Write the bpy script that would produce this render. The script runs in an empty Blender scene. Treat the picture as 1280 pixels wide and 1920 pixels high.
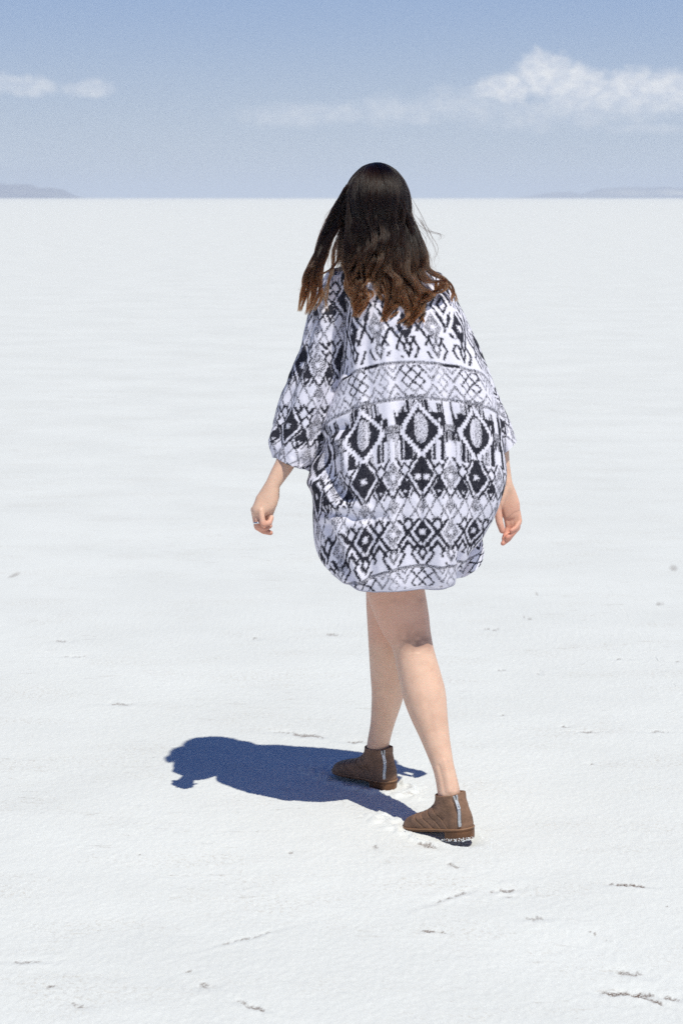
import bpy, math, numpy as np
from mathutils import Vector
rad = math.radians
C = bpy.context.scene.collection
SC = bpy.context.scene
RNG = np.random.default_rng(7)

# ------------------------------------------------------------------ camera
H_CAM, PITCH, LENS = 1.59, math.atan(589 / (70 / 36 * 1920)), 70.0
cam_d = bpy.data.cameras.new('camera'); cam = bpy.data.objects.new('camera', cam_d); C.objects.link(cam)
cam.location = (0, 0, H_CAM); cam.rotation_euler = (rad(90) - PITCH, 0, 0)
cam_d.sensor_fit = 'VERTICAL'; cam_d.sensor_height = 36; cam_d.sensor_width = 24; cam_d.lens = LENS
cam_d.clip_start = 0.05; cam_d.clip_end = 80000
cam_d.dof.use_dof = True; cam_d.dof.focus_distance = 4.95; cam_d.dof.aperture_fstop = 9
SC.camera = cam

# ------------------------------------------------------------------ light
SUN = Vector((0.261, -0.385, 0.885)).normalized()
EL = math.asin(SUN.z); AZ = math.atan2(SUN.x, SUN.y)
sl = bpy.data.lights.new('sun', 'SUN'); sl.energy = 3.92; sl.angle = rad(0.53); sl.color = (1.0, 0.985, 0.88)
so = bpy.data.objects.new('sun', sl); C.objects.link(so); so.location = (3, -3, 8)
so.rotation_euler = SUN.to_track_quat('Z', 'Y').to_euler()
SC.view_settings.view_transform = 'Standard'; SC.view_settings.look = 'None'
SC.view_settings.exposure = 0.0; SC.view_settings.gamma = 1.0
SC.cycles.max_bounces = 8; SC.cycles.diffuse_bounces = 4; SC.cycles.transparent_max_bounces = 8
SC.cycles.volume_bounces = 1
SC.cycles.use_denoising = False


class NT:
    """tiny node-tree writer"""
    def __init__(s, tree): s.t = tree; s.n = tree.nodes; s.l = tree.links
    def new(s, typ, **kw):
        n = s.n.new(typ)
        for k, v in kw.items(): setattr(n, k, v)
        return n
    def put(s, sock, v):
        if hasattr(v, 'is_output'): s.l.new(v, sock)
        elif v is not None: sock.default_value = v
    def math(s, op, a, b=None, c=None, clamp=False):
        n = s.new('ShaderNodeMath', operation=op, use_clamp=clamp)
        for i, v in enumerate((a, b, c)):
            if v is not None: s.put(n.inputs[i], v)
        return n.outputs[0]
    def mix(s, f, a, b, blend='MIX'):
        n = s.new('ShaderNodeMix', data_type='RGBA', blend_type=blend)
        s.put(n.inputs[0], f); s.put(n.inputs[6], a); s.put(n.inputs[7], b)
        return n.outputs[2]
    def ramp(s, f, lo, hi):
        n = s.new('ShaderNodeMapRange', interpolation_type='SMOOTHSTEP')
        s.put(n.inputs[0], f); s.put(n.inputs[1], lo); s.put(n.inputs[2], hi)
        return n.outputs[0]
    def noise(s, vec, scale, detail=4, rough=0.55):
        n = s.new('ShaderNodeTexNoise'); s.put(n.inputs['Vector'], vec)
        n.inputs['Scale'].default_value = scale; n.inputs['Detail'].default_value = detail; n.inputs['Roughness'].default_value = rough
        return n.outputs[0]
    def scaled(s, vec, sc):
        n = s.new('ShaderNodeVectorMath', operation='MULTIPLY'); s.put(n.inputs[0], vec); n.inputs[1].default_value = sc
        return n.outputs[0]


# ------------------------------------------------------------------ sky with clouds
SKY_STRENGTH = 0.085
def build_world():
    w = bpy.data.worlds.new('World'); SC.world = w; w.use_nodes = True
    t = NT(w.node_tree); t.n.clear()
    out = t.new('ShaderNodeOutputWorld'); bg = t.new('ShaderNodeBackground')
    sky = t.new('ShaderNodeTexSky', sky_type='NISHITA'); sky.sun_disc = False
    sky.sun_elevation = EL; sky.sun_rotation = AZ
    sky.altitude = 1300; sky.air_density = 1.0; sky.dust_density = 0.6; sky.ozone_density = 2.0
    tc = t.new('ShaderNodeTexCoord')
    d = tc.outputs['Generated']
    sp = t.new('ShaderNodeSeparateXYZ'); t.l.new(d, sp.inputs[0])
    az = t.math('MULTIPLY', t.math('ARCTAN2', sp.outputs[0], sp.outputs[1]), 57.2958 * 1.4)
    el = t.math('MULTIPLY', t.math('ARCSINE', sp.outputs[2]), 57.2958 * 1.4)
    cb = t.new('ShaderNodeCombineXYZ'); t.l.new(az, cb.inputs[0]); t.l.new(el, cb.inputs[1])
    q = cb.outputs[0]
    n1 = t.noise(q, 0.9, 5, 0.5); n2 = t.noise(t.scaled(q, (1, 1.6, 1)), 2.4, 5, 0.55)
    nn = t.math('ADD', t.math('MULTIPLY', t.math('SUBTRACT', n1, 0.5), 2.2), t.math('MULTIPLY', t.math('SUBTRACT', n2, 0.5), 1.0))
    def blobs(lst):
        acc = None
        for a0, e0, ra, re in lst:
            x = t.math('DIVIDE', t.math('SUBTRACT', az, a0), ra); y = t.math('DIVIDE', t.math('SUBTRACT', el, e0), re)
            r = t.math('SQRT', t.math('ADD', t.math('MULTIPLY', x, x), t.math('MULTIPLY', y, y)))
            v = t.math('SUBTRACT', 1.0, r)
            acc = v if acc is None else t.math('MAXIMUM', acc, v)
        return acc
    # cumulus heads, in degrees of azimuth and elevation
    cum = blobs([(8.0, 4.7, 1.5, 1.25), (9.3, 4.4, 1.6, 1.0), (6.5, 4.2, 1.6, 0.75), (11.4, 4.3, 1.3, 0.95), (13.2, 4.0, 2.6, 1.0), (12.4, 3.9, 2.4, 1.1), (10.3, 3.6, 4.2, 0.7),
                 (16, 4.4, 3.2, 1.5), (-16, 4.4, 3, 0.7), (30, 5, 6, 2), (-34, 6, 8, 2)])
    thin = blobs([(-2.2, 3.2, 2.6, 0.6), (2.2, 3.4, 3.0, 0.8), (-.6, 3.3, 3.6, .55), (5.0, 3.6, 3.4, .9), (2.9, 3.05, 1.3, 0.3), (9, 3.3, 7, 0.9), (12, 2.7, 3, 0.35), (-20, 3, 7, 0.8)])
    m1 = t.ramp(t.math('ADD', t.math('MULTIPLY', cum, 1.35), t.math('MULTIPLY', nn, 0.55)), -.02, 0.72)
    base = t.ramp(el, 2.6, 4.2)
    m1 = t.math('MULTIPLY', m1, t.math('ADD', t.math('MULTIPLY', base, 0.78), 0.16))
    m2 = t.math('MULTIPLY', t.ramp(t.math('ADD', thin, t.math('MULTIPLY', nn, 0.5)), -.05, 0.8), 0.40)
    left = blobs([(-12.8, 4.35, 2.1, 0.55), (-9.9, 4.2, 1.3, 0.45)])
    m3 = t.math('MULTIPLY', t.ramp(t.math('ADD', left, t.math('MULTIPLY', nn, 0.5)), 0.0, 0.6), 0.55)
    m = t.math('MAXIMUM', t.math('MAXIMUM', m1, m2), m3)
    k = 1.0 / SKY_STRENGTH
    shade = t.ramp(t.noise(t.scaled(q, (1, 1.3, 1)), 1.7, 6, 0.6), 0.35, 0.68)
    ccol = t.mix(shade, (0.64 * k, 0.69 * k, 0.78 * k, 1), (0.88 * k, 0.89 * k, 0.90 * k, 1))
    skyc = sky.outputs[0]
    # dusty air close to the horizon
    hz = t.ramp(el, 24.0, 7.0)
    low = t.mix(t.ramp(el, 0.0, 9.5), (0.485 * k, 0.56 * k, 0.665 * k, 1), (0.27 * k, 0.395 * k, 0.645 * k, 1))
    skyc = t.mix(t.math('MULTIPLY', hz, 0.88), skyc, low)
    # unseen upper sky darkened and tinted blue to deepen the ground shadows
    zen = t.ramp(el, 16.0, 60.0)
    skyc = t.mix(zen, skyc, t.mix(1.0, skyc, (0.05, 0.30, 0.80, 1), 'MULTIPLY'))
    col = t.mix(t.math('MULTIPLY', m, 0.97), skyc, ccol)
    t.l.new(col, bg.inputs[0]); bg.inputs[1].default_value = SKY_STRENGTH
    t.l.new(bg.outputs[0], out.inputs[0])
build_world()

# ------------------------------------------------------------------ helpers
F = LENS / 36 * 1920.0
CP, SP = math.cos(PITCH), math.sin(PITCH)
DY = 1.46
def P(px, py, Y): return PW(px, py, Y + DY)
def PW(px, py, Y):
    """world point at distance Y seen at this place of the 1280x1920 survey photograph"""
    u = (px - 640) / F; v = (960 - py) / F
    t = Y / (CP + v * SP)
    return np.array([u * t, Y, H_CAM + (-SP + v * CP) * t])
def G(px, py, z=0.0):
    u = (px - 640) / F; v = (960 - py) / F
    t = (z - H_CAM) / (-SP + v * CP)
    return np.array([u * t, (CP + v * SP) * t, z])
def proj(p):
    p = np.asarray(p, float); z = p[..., 2] - H_CAM
    dep = p[..., 1] * CP - z * SP
    return 640 + F * p[..., 0] / dep, 960 - F * (p[..., 1] * SP + z * CP) / dep
def mpp(p):
    return (p[1] * CP - (p[2] - H_CAM) * SP) / F

def _h(ix, iy, s):
    n = (ix.astype(np.int64) * 374761393 + iy.astype(np.int64) * 668265263 + s * 974634777) & 0xffffffff
    n = ((n ^ (n >> 13)) * 1274126177) & 0xffffffff
    return ((n ^ (n >> 16)) & 0xffff) / 65535.0
def vnoise(x, y, s=0):
    ix = np.floor(x); iy = np.floor(y); fx = x - ix; fy = y - iy
    fx = fx * fx * (3 - 2 * fx); fy = fy * fy * (3 - 2 * fy)
    a = _h(ix, iy, s); b = _h(ix + 1, iy, s); c = _h(ix, iy + 1, s); d = _h(ix + 1, iy + 1, s)
    return (a + (b - a) * fx) * (1 - fy) + (c + (d - c) * fx) * fy - 0.5
def fbm(x, y, s=0, o=4):
    r = 0; a = 1.0
    for i in range(o): r = r + a * vnoise(x * 2 ** i, y * 2 ** i, s + i * 17); a *= 0.5
    return r
def hash1(i, s=0): return _h(np.asarray(i, float), np.zeros_like(np.asarray(i, float)), s)
def sstep(a, b, x):
    t = np.clip((x - a) / (b - a), 0, 1); return t * t * (3 - 2 * t)

def poly_dist(x, y, pts):
    d = np.full_like(x, 1e9)
    for (x0, y0), (x1, y1) in zip(pts[:-1], pts[1:]):
        vx, vy = x1 - x0, y1 - y0; s = np.clip(((x - x0) * vx + (y - y0) * vy) / (vx * vx + vy * vy), 0, 1)
        d = np.minimum(d, np.hypot(x - x0 - s * vx, y - y0 - s * vy))
    return d
def make_mesh(name, verts, faces, mat, parent=None, smooth=True, attrs=None):
    verts = np.asarray(verts, np.float32)
    me = bpy.data.meshes.new(name)
    if isinstance(faces, np.ndarray):
        nf, k = faces.shape
        me.vertices.add(len(verts)); me.vertices.foreach_set('co', verts.ravel())
        me.loops.add(nf * k); me.loops.foreach_set('vertex_index', faces.astype(np.int32).ravel())
        me.polygons.add(nf); me.polygons.foreach_set('loop_start', np.arange(0, nf * k, k, dtype=np.int32))
        me.update(calc_edges=True)
    else:
        me.from_pydata([tuple(map(float, v)) for v in verts], [], faces)
    if smooth: me.polygons.foreach_set('use_smooth', np.ones(len(me.polygons), bool))
    for an, (typ, arr) in (attrs or {}).items():
        a = me.attributes.new(an, typ, 'POINT')
        arr = np.asarray(arr, np.float32)
        if typ == 'FLOAT_COLOR':
            full = np.ones((len(verts), 4), np.float32); full[:, :3] = arr
            a.data.foreach_set('color', full.ravel())
        else: a.data.foreach_set('value', arr.ravel())
    me.materials.append(mat)
    me.validate()
    o = bpy.data.objects.new(name, me); C.objects.link(o)
    if parent: o.parent = parent
    return o
def grid_faces(nr, nc, wrap=False, off=0):
    r = np.arange(nr - 1)[:, None]; c = np.arange(nc if wrap else nc - 1)[None, :]
    c2 = (c + 1) % nc
    f = np.stack([r * nc + c, r * nc + c2, (r + 1) * nc + c2, (r + 1) * nc + c], -1).reshape(-1, 4)
    return f + off
class Bag:
    def __init__(s): s.v = []; s.f = []; s.n = 0; s.c = []
    def add(s, v, f, col=None):
        v = np.asarray(v, float).reshape(-1, 3); s.v.append(v)
        s.f += [tuple(int(i) + s.n for i in q) for q in f]; s.n += len(v)
        if col is not None: s.c.append(np.tile(np.asarray(col, float), (len(v), 1)))
    def box(s, c, ex, ey, ez, col=None):
        c = np.asarray(c, float); ex, ey, ez = map(np.asarray, (ex, ey, ez))
        v = [c + i * ex + j * ey + k * ez for i in (-1, 1) for j in (-1, 1) for k in (-1, 1)]
        s.add(v, [(0, 1, 3, 2), (4, 6, 7, 5), (0, 4, 5, 1), (2, 3, 7, 6), (0, 2, 6, 4), (1, 5, 7, 3)], col)
    def verts(s): return np.concatenate(s.v)
def catmull(pts, n):
    """resample rows of pts (k x d) to n rows with a Catmull-Rom spline"""
    p = np.asarray(pts, float); k = len(p)
    pe = np.vstack([2 * p[0] - p[1], p, 2 * p[-1] - p[-2]])
    t = np.linspace(0, k - 1, n); i = np.minimum(t.astype(int), k - 2); f = (t - i)[:, None]
    a, b, c, d = pe[i], pe[i + 1], pe[i + 2], pe[i + 3]
    return 0.5 * (2 * b + (c - a) * f + (2 * a - 5 * b + 4 * c - d) * f ** 2 + (3 * b - a - 3 * c + d) * f ** 3)
def lin(tab, x):
    t = np.asarray(tab, float); return np.interp(x, t[:, 0], t[:, 1])
def limb(bag, st, n=None, seg=20, lateral=(1, 0, 0), round_ends=True):
    """st: rows of x y z a b (a across, b deep): a closed tapering tube"""
    st = catmull(st, n or len(st) * 5)
    c = st[:, :3]; a = np.abs(st[:, 3]); b = np.abs(st[:, 4])
    t = np.gradient(c, axis=0); t /= np.linalg.norm(t, axis=1)[:, None] + 1e-9
    if round_ends:
        for end in (0, -1):
            sgn = -1 if end == 0 else 1
            ex = []
            for q in (0.35, 0.65, 0.87, 0.98):
                w = math.sqrt(1 - q * q)
                ex.append((c[end] + sgn * t[end] * q * min(a[end], b[end]), t[end], a[end] * w, b[end] * w))
            if end == 0: ex = ex[::-1]
            cc = np.array([e[0] for e in ex]); tt = np.array([e[1] for e in ex]); aa = np.array([e[2] for e in ex]); bb = np.array([e[3] for e in ex])
            if end == 0: c0, t0, a0, b0 = cc, tt, aa, bb
            else: c1, t1, a1, b1 = cc, tt, aa, bb
        c = np.vstack([c0, c, c1]); t = np.vstack([t0, t, t1]); a = np.r_[a0, a, a1]; b = np.r_[b0, b, b1]
    L = np.asarray(lateral, float)
    e1 = L[None] - (t @ L)[:, None] * t; e1 /= np.linalg.norm(e1, axis=1)[:, None] + 1e-9
    e2 = np.cross(t, e1)
    th = np.linspace(0, 2 * np.pi, seg, endpoint=False)
    v = c[:, None] + (a[:, None] * np.cos(th))[..., None] * e1[:, None] + (b[:, None] * np.sin(th))[..., None] * e2[:, None]
    nr = len(c); f = [tuple(q) for q in grid_faces(nr, seg, True)]
    v = np.vstack([v.reshape(-1, 3), c[0], c[-1]])
    k0, k1 = nr * seg, nr * seg + 1
    for i in range(seg):
        j = (i + 1) % seg
        f.append((k0, j, i)); f.append((k1, (nr - 1) * seg + i, (nr - 1) * seg + j))
    bag.add(v, f)
def tag(o, label=None, cat=None, kind=None):
    if label: o['label'] = label
    if cat: o['category'] = cat
    if kind: o['kind'] = kind
    return o
def mat(name, color=(.5, .5, .5), rough=.6, **kw):
    m = bpy.data.materials.new(name); m.use_nodes = True
    t = NT(m.node_tree); b = t.n['Principled BSDF']
    b.inputs['Base Color'].default_value = (*color, 1); b.inputs['Roughness'].default_value = rough
    for k, v in kw.items(): b.inputs[k].default_value = v
    return m, t, b
def bump(t, b, h, strength, dist):
    n = t.new('ShaderNodeBump'); n.inputs['Strength'].default_value = strength; n.inputs['Distance'].default_value = dist
    t.put(n.inputs['Height'], h); t.l.new(n.outputs[0], b.inputs['Normal'])
def attr(t, name): return t.new('ShaderNodeAttribute', attribute_name=name)

# ------------------------------------------------------------------ salt flat
m_salt, t, b = mat('salt', (.73, .735, .73), .85)
pos = t.new('ShaderNodeNewGeometry').outputs['Position']
soil = attr(t, 'soil').outputs['Fac']
flat = t.scaled(pos, (1, 1, 0))
blotch = t.noise(t.scaled(pos, (1, 1.3, 0)), 1.1, 6, .62)
c = t.mix(t.ramp(blotch, .3, .7), (.712, .716, .692, 1), (.765, .770, .745, 1))
# faint brown dirt showing through in patches, and thin dirt streaks inside them
patch = t.ramp(t.noise(t.scaled(pos, (1, 2.1, 0)), 2.3, 6, .62), .50, .64)
crumb = t.ramp(t.noise(flat, 85, 3, .65), .50, .66)
c = t.mix(t.math('MULTIPLY', t.math('MULTIPLY', patch, crumb), .42), c, (.47, .41, .34, 1))
streak = t.ramp(t.noise(t.scaled(pos, (5, 21, 0)), 1.6, 6, .66), .595, .66)
area = t.ramp(t.noise(flat, .75, 4, .6), .46, .56)
c = t.mix(t.math('MULTIPLY', t.math('MULTIPLY', streak, area), t.math('ADD', .18, t.math('MULTIPLY', crumb, .35))), c, (.27, .21, .16, 1))
# loose crystals: pale and dark specks
sp1 = t.noise(flat, 310, 1, .5); sp2 = t.noise(t.scaled(pos, (1, 1, 0)), 170, 2, .6)
c = t.mix(t.math('MULTIPLY', t.ramp(sp1, .54, .70), .34), c, (.50, .505, .51, 1))
c = t.mix(t.math('MULTIPLY', t.ramp(sp2, .60, .74), .25), c, (.52, .50, .48, 1))
c = t.mix(t.math('MULTIPLY', t.ramp(sp1, .44, .30), .45), c, (.86, .865, .85, 1))
grit = t.noise(flat, 230, 3, .7)
sm = t.math('MULTIPLY', t.math('POWER', soil, .75), t.ramp(grit, .36, .56))
c = t.mix(sm, c, (.115, .064, .042, 1))
t.l.new(c, b.inputs['Base Color'])
bh = t.math('ADD', t.noise(pos, 260, 3, .7), t.math('MULTIPLY', t.noise(pos, 70, 3, .6), .35))
bump(t, b, bh, .35, .0016)

MARKS = [  # px, py, half length, half depth (photo px), strength, tilt
    (1180, 1660, 30, 4, 1.0, .05), (812, 1747, 22, 3, .9, .1), (945, 1667, 24, 5, .65, -.1), (848, 1680, 45, 5, .42, -.3), (800, 1584, 17, 6, .75, .2),
    (847, 1622, 14, 6, .45, .3), (1180, 1822, 28, 8, .55, .2), (1175, 1859, 38, 6, 1.0, .05), (1212, 1868, 30, 5, .85, .35), (1258, 1868, 14, 5, .75, .2),
    (475, 1888, 26, 6, .8, .25), (150, 1885, 16, 6, .5, .2), (380, 1851, 24, 9, .38, .1), (95, 1850, 10, 4, .5, 0), (55, 1803, 34, 5, .42, 0),
    (357, 1823, 7, 4, .6, 0), (455, 1760, 65, 4, .3, -.25), (570, 1377, 38, 5, .62, .1), (665, 1391, 17, 4, .6, 0), (1010, 1722, 30, 6, .35, 0),
    (1015, 1111, 18, 4, .65, 0), (1125, 1755, 18, 6, .4, .6), (545, 1598, 6, 3, .5, .4), (262, 1604, 3, 2, .9, 0), (285, 1418, 5, 2, .5, 0),
    (225, 1318, 30, 4, .4, 0), (525, 1371, 12, 3, .4, 0), (480, 1197, 12, 5, .45, 0), (620, 1190, 16, 5, .4, .1), (120, 1202, 18, 4, .42, 0),
    (140, 1231, 30, 3, .35, 0), (450, 1062, 36, 3, .42, .05), (245, 1055, 40, 3, .35, .05), (85, 1016, 44, 4, .42, 0), (40, 1080, 40, 3, .45, .1),
    (500, 976, 40, 5, .45, 0), (1060, 1362, 8, 3, .5, 0), (1105, 1434, 5, 2, .7, 0), (1240, 1133, 26, 3, .45, 0), (1255, 1066, 12, 3, .5, 0),
    (1165, 1235, 18, 3, .4, 0), (1270, 1240, 10, 3, .5, 0), (1010, 1262, 6, 5, .45, 0), (940, 1256, 10, 3, .5, 0), (1100, 1372, 20, 3, .4, 0), (940, 1340, 5, 2, .6, 0),
    (1230, 1372, 20, 3, .4, 0), (920, 1180, 26, 3, .35, 0), (990, 1160, 14, 3, .35, .3), (1250, 1700, 2.5, 1.6, .9, 0), (700, 1590, 10, 8, .3, 0), (950, 1680, 10, 4, .3, 0),
    (500, 492, 14, 3, .5, 0), (938, 662, 9, 2.5, .55, 0), (150, 830, 30, 3, .35, 0), (60, 745, 30, 3, .3, 0), (1100, 800, 30, 3, .3, 0), (330, 700, 30, 2.5, .3, 0), (1180, 930, 34, 3, .35, 0)]
BOOT_R = dict(heel=G(883, 1578), yaw=rad(180 - 42))
BOOT_L = dict(heel=G(738, 1482), yaw=rad(180 - 42))

def ground_height(x, y):
    dist = np.hypot(x, y)
    fall = 1 / (1 + (dist / 5.4) ** 6)
    h = .016 * fbm(x * 1.1, y * 1.3, 3, 3) * fall + (.0048) * fbm(x * 3.7 + 9, y * 4.4, 5, 3) * fall
    crust = np.abs(fbm(x * 5.5, y * 7, 31, 3)); h = h + .003 * np.minimum(crust, .3) * fall
    near = 1 / (1 + (dist / 7) ** 4)
    h = h + .0007 * fbm(x * 38, y * 38, 8, 2) * near
    soil = np.zeros_like(x)
    for i, (px, py, L, W, s, tl) in enumerate(MARKS):
        if py < 1000 and L > 16: continue
        if py < 1300: s *= .8; L *= .8; W *= .8
        g = G(px, py); k = mpp(g)
        fo = (H_CAM / math.hypot(H_CAM, g[1]))
        Lm = L * k * 1.05; Wm = W * k / fo * .68
        dx = x - g[0]; dy = y - g[1]
        sel = (np.abs(dx) < 4 * Lm + .03) & (np.abs(dy) < 5 * Wm + .03 + Lm)
        if not sel.any(): continue
        X = dx[sel]; Y = dy[sel] + tl * dx[sel] / fo
        wob = .6 * Wm * fbm(X / (.35 * Lm) + i * 7, Y * 0 + i, 41, 2) * 2
        g2 = np.exp(-(X / Lm) ** 2 - ((Y + wob) / Wm) ** 2)
        nz = .5 + fbm(X * 120 + i * 3.3, Y * 70, 12, 3)
        thr = .80 - .52 * s
        core = sstep(thr, thr + .14, g2 ** .8 * (.30 + 1.15 * nz))
        soil[sel] = np.maximum(soil[sel], core * (.30 + .70 * s))
        bowl = np.exp(-(X / (1.5 * Lm)) ** 2 - ((Y + wob) / (2 * Wm)) ** 2)
        h[sel] += (-.0055 * bowl + .0035 * np.exp(-(X / (1.7 * Lm)) ** 2 - ((Y + wob + 2.1 * Wm) / (1.3 * Wm)) ** 2)) * min(1, s + .2) * min(1, Wm / .012)
    for bt, lift in ((BOOT_R, 1), (BOOT_L, 0)):
        d = np.array([math.cos(bt['yaw']), math.sin(bt['yaw'])]); n = np.array([-d[1], d[0]])
        X = (x - bt['heel'][0]) * d[0] + (y - bt['heel'][1]) * d[1]; Y = (x - bt['heel'][0]) * n[0] + (y - bt['heel'][1]) * n[1]
        sel = (np.abs(X - .12) < .3) & (np.abs(Y) < .2)
        Xs, Ys = X[sel], Y[sel]
        r = np.hypot((Xs - .11) / .16, Ys / .062)
        jag = 1 + .22 * fbm(Xs * 40, Ys * 40, 77, 3) * 2
        rim = np.exp(-((r - 1.12 * jag) / .16) ** 2)
        if lift:
            rim = rim * sstep(-.02, .12, Xs)
            h[sel] += .007 * rim - .022 * np.exp(-((Xs - .035) / .045) ** 2 - (Ys / .035) ** 2)
        else:
            h[sel] += .009 * rim
    return h, np.clip(soil, 0, 1)

def axis(lo, hi, step, far, g=1.045):
    core = list(np.arange(lo, hi, step)); d = step; x = hi; up = []
    while x < far: up.append(x); d *= g; x += d
    d = step; x = lo; dn = []
    while x > -far: d *= g; x -= d; dn.append(x)
    return np.array(dn[::-1] + core + up)
gx = axis(-1.1, 1.1, .0047, 40000, 1.06); gy = axis(3.55, 6.9, .0066, 40000, 1.05)
XX, YY = np.meshgrid(gx, gy)
hh, soilm = ground_height(XX.ravel(), YY.ravel())
core = (np.abs(XX.ravel() - .05) < 1.4) & (YY.ravel() > 2.2) & (YY.ravel() < 5.2)
ww = sstep(3.4, 1.8, np.abs(YY.ravel() - 5.1)) * sstep(2, 1.2, np.abs(XX.ravel()))
hh = hh + ww * .0034 * np.abs(RNG.random(len(hh)) - .35)
gv = np.stack([XX.ravel(), YY.ravel(), hh], 1)
ground = make_mesh('ground', gv, grid_faces(len(gy), len(gx)), m_salt, attrs={'soil': ('FLOAT', soilm)})
tag(ground, 'white salt flat with low bumps and scattered brown scuffs', kind='structure')

# ------------------------------------------------------------------ far hills
m_hill, t, b = mat('far_hill', (.20, .19, .23), .95)
gp = t.new('ShaderNodeNewGeometry').outputs['Position']
c = t.mix(t.ramp(t.noise(gp, .004, 5, .6), .35, .65), (.13, .13, .19, 1), (.20, .19, .23, 1))
band = attr(t, 'pale').outputs['Fac']
c = t.mix(band, c, (.58, .53, .45, 1))
t.l.new(c, b.inputs['Base Color'])
def hill(name, dist, prof, label, pale=None):
    """prof: (survey px, height px above the horizon)"""
    prof = np.array(prof, float)
    n = 260; pxs = np.linspace(prof[0, 0], prof[-1, 0], n)
    k = dist / (F * CP)
    hgt = np.interp(pxs, prof[:, 0], prof[:, 1])
    hgt = np.maximum(hgt * (1 + .16 * fbm(pxs / 34, pxs * 0, 3, 4)) , 0) * k
    xs = (pxs - 640) * k
    rows = np.array([-1.0, -.8, -.6, -.42, -.3, -.2, -.1, 0, .12, .3, .6, 1.0])
    shape = np.array([0, .17, .34, .5, .62, .74, .9, 1, .92, .6, .25, 0])
    v = []; pl = []
    for r, s in zip(rows, shape):
        z = hgt * s * (1 + .12 * fbm(xs / 260, r * 3 + xs * 0, 9, 3) * (1 - abs(2 * s - 1))) - 2
        v.append(np.stack([xs, dist + r * 900 + 150 * fbm(xs / 500, xs * 0 + r, 5, 2), z], 1))
        pz = np.zeros(n)
        if pale is not None and .3 < s < .66 and r < 0:
            pz = sstep(pale - 20, pale + 30, pxs) * np.clip(.75 + .9 * fbm(pxs / 26, pxs * 0, 4, 2), 0, 1)
        pl.append(pz)
    o = make_mesh(name, np.concatenate(v), grid_faces(len(rows), n), m_hill, attrs={'pale': ('FLOAT', np.concatenate(pl))})
    return tag(o, label, kind='structure')
hill('hill', 11000, [(-900, 0), (-700, 20), (-420, 34), (-200, 24), (-60, 27), (10, 29), (45, 25), (75, 25), (88, 18), (110, 19), (130, 17), (150, 0)], 'hazy blue hill on the horizon at the left edge')
hill('hill', 14500, [(940, 0), (985, 4), (1015, 9), (1055, 12), (1075, 8), (1105, 17), (1150, 20), (1200, 19), (1250, 21), (1400, 28), (1600, 26), (1900, 40), (2300, 0)], 'long low hazy hill on the horizon with a pale band along its slope', pale=1122)

# ------------------------------------------------------------------ skin and body
m_skin, t, b = mat('skin', (.60, .39, .28), .48)
gp = t.new('ShaderNodeTexCoord').outputs['Object']
red = attr(t, 'redness').outputs['Fac']
c = t.mix(t.ramp(t.noise(gp, 26, 4, .6), .35, .7), (.755, .49, .36, 1), (.69, .435, .315, 1))
fr = t.ramp(t.noise(gp, 210, 2, .5), .70, .76)
c = t.mix(t.math('MULTIPLY', fr, .35), c, (.34, .19, .12, 1))
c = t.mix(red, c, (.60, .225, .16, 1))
crease_shade = attr(t, 'crease_shade').outputs['Fac']
c = t.mix(crease_shade, c, (.27, .15, .115, 1))
t.l.new(c, b.inputs['Base Color'])
b.inputs['Subsurface Weight'].default_value = .12; b.inputs['Subsurface Radius'].default_value = (1, .35, .2); b.inputs['Subsurface Scale'].default_value = .006
b.inputs['Specular IOR Level'].default_value = .35
bump(t, b, t.math('ADD', t.noise(gp, 420, 2, .6), t.math('MULTIPLY', t.noise(gp, 45, 3, .6), 2.0)), .22, .0008)

YB = 3.52; YW = YB + DY     # distance of the trunk
bag = Bag()
def stn(px, py, Y, hw, deep=None, px_units=True):
    p = P(px, py, Y); k = mpp(p) if px_units else 1
    a = hw * k
    return [*p, a, a if deep is None else deep]
def leg(rows, deep):
    st = []
    rows = np.array(rows, float)
    for i, (py, L, R, Y) in enumerate(rows):
        j0, j1 = max(i - 1, 0), min(i + 1, len(rows) - 1)
        dx = (rows[j1, 1] + rows[j1, 2] - rows[j0, 1] - rows[j0, 2]) / 2; dy = rows[j1, 0] - rows[j0, 0]
        s = stn((L + R) / 2, py, Y, (R - L) / 2 * dy / math.hypot(dx, dy)); s[4] = s[3] * deep; st.append(s)
    limb(bag, st, n=90, seg=40)
def yw(tab, py): return YB + lin(tab, py)
RY = [(900, 0), (1060, .0), (1100, -.002), (1160, .0), (1210, -.005), (1250, -.022), (1300, -.045), (1375, -.085), (1440, -.122), (1485, -.140), (1530, -.150)]
LY = [(900, .02), (1060, .08), (1200, .155), (1266, .19), (1332, .235), (1400, .285), (1450, .315)]
leg([(py, a_, b_, yw(RY, py)) for py, a_, b_ in ((900, 700, 828), (1000, 690, 812), (1060, 683, 800), (1100, 685, 796), (1143, 699, 804), (1172, 712, 809), (1199, 728.5, 811), (1220, 736, 814),
     (1246, 741.5, 821), (1275, 747.5, 829.5), (1305, 754.5, 837), (1338, 767, 840), (1375, 784, 843), (1408, 798, 847), (1439, 810, 852), (1469, 817, 859), (1490, 820, 863), (1508, 827, 860))], 1.04)
leg([(py, a_, b_, yw(LY, py)) for py, a_, b_ in ((900, 660, 770), (1000, 672, 778), (1060, 680, 782), (1102, 685, 780), (1135, 686, 774), (1167, 688, 768), (1200, 690, 764), (1233, 692, 763), (1266, 694, 762),
     (1299, 696, 757.5), (1332, 695, 747.5), (1358, 693.5, 739), (1380, 690, 733), (1401, 687, 729), (1420, 687, 729), (1436, 690, 728))], 1.0)
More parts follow.
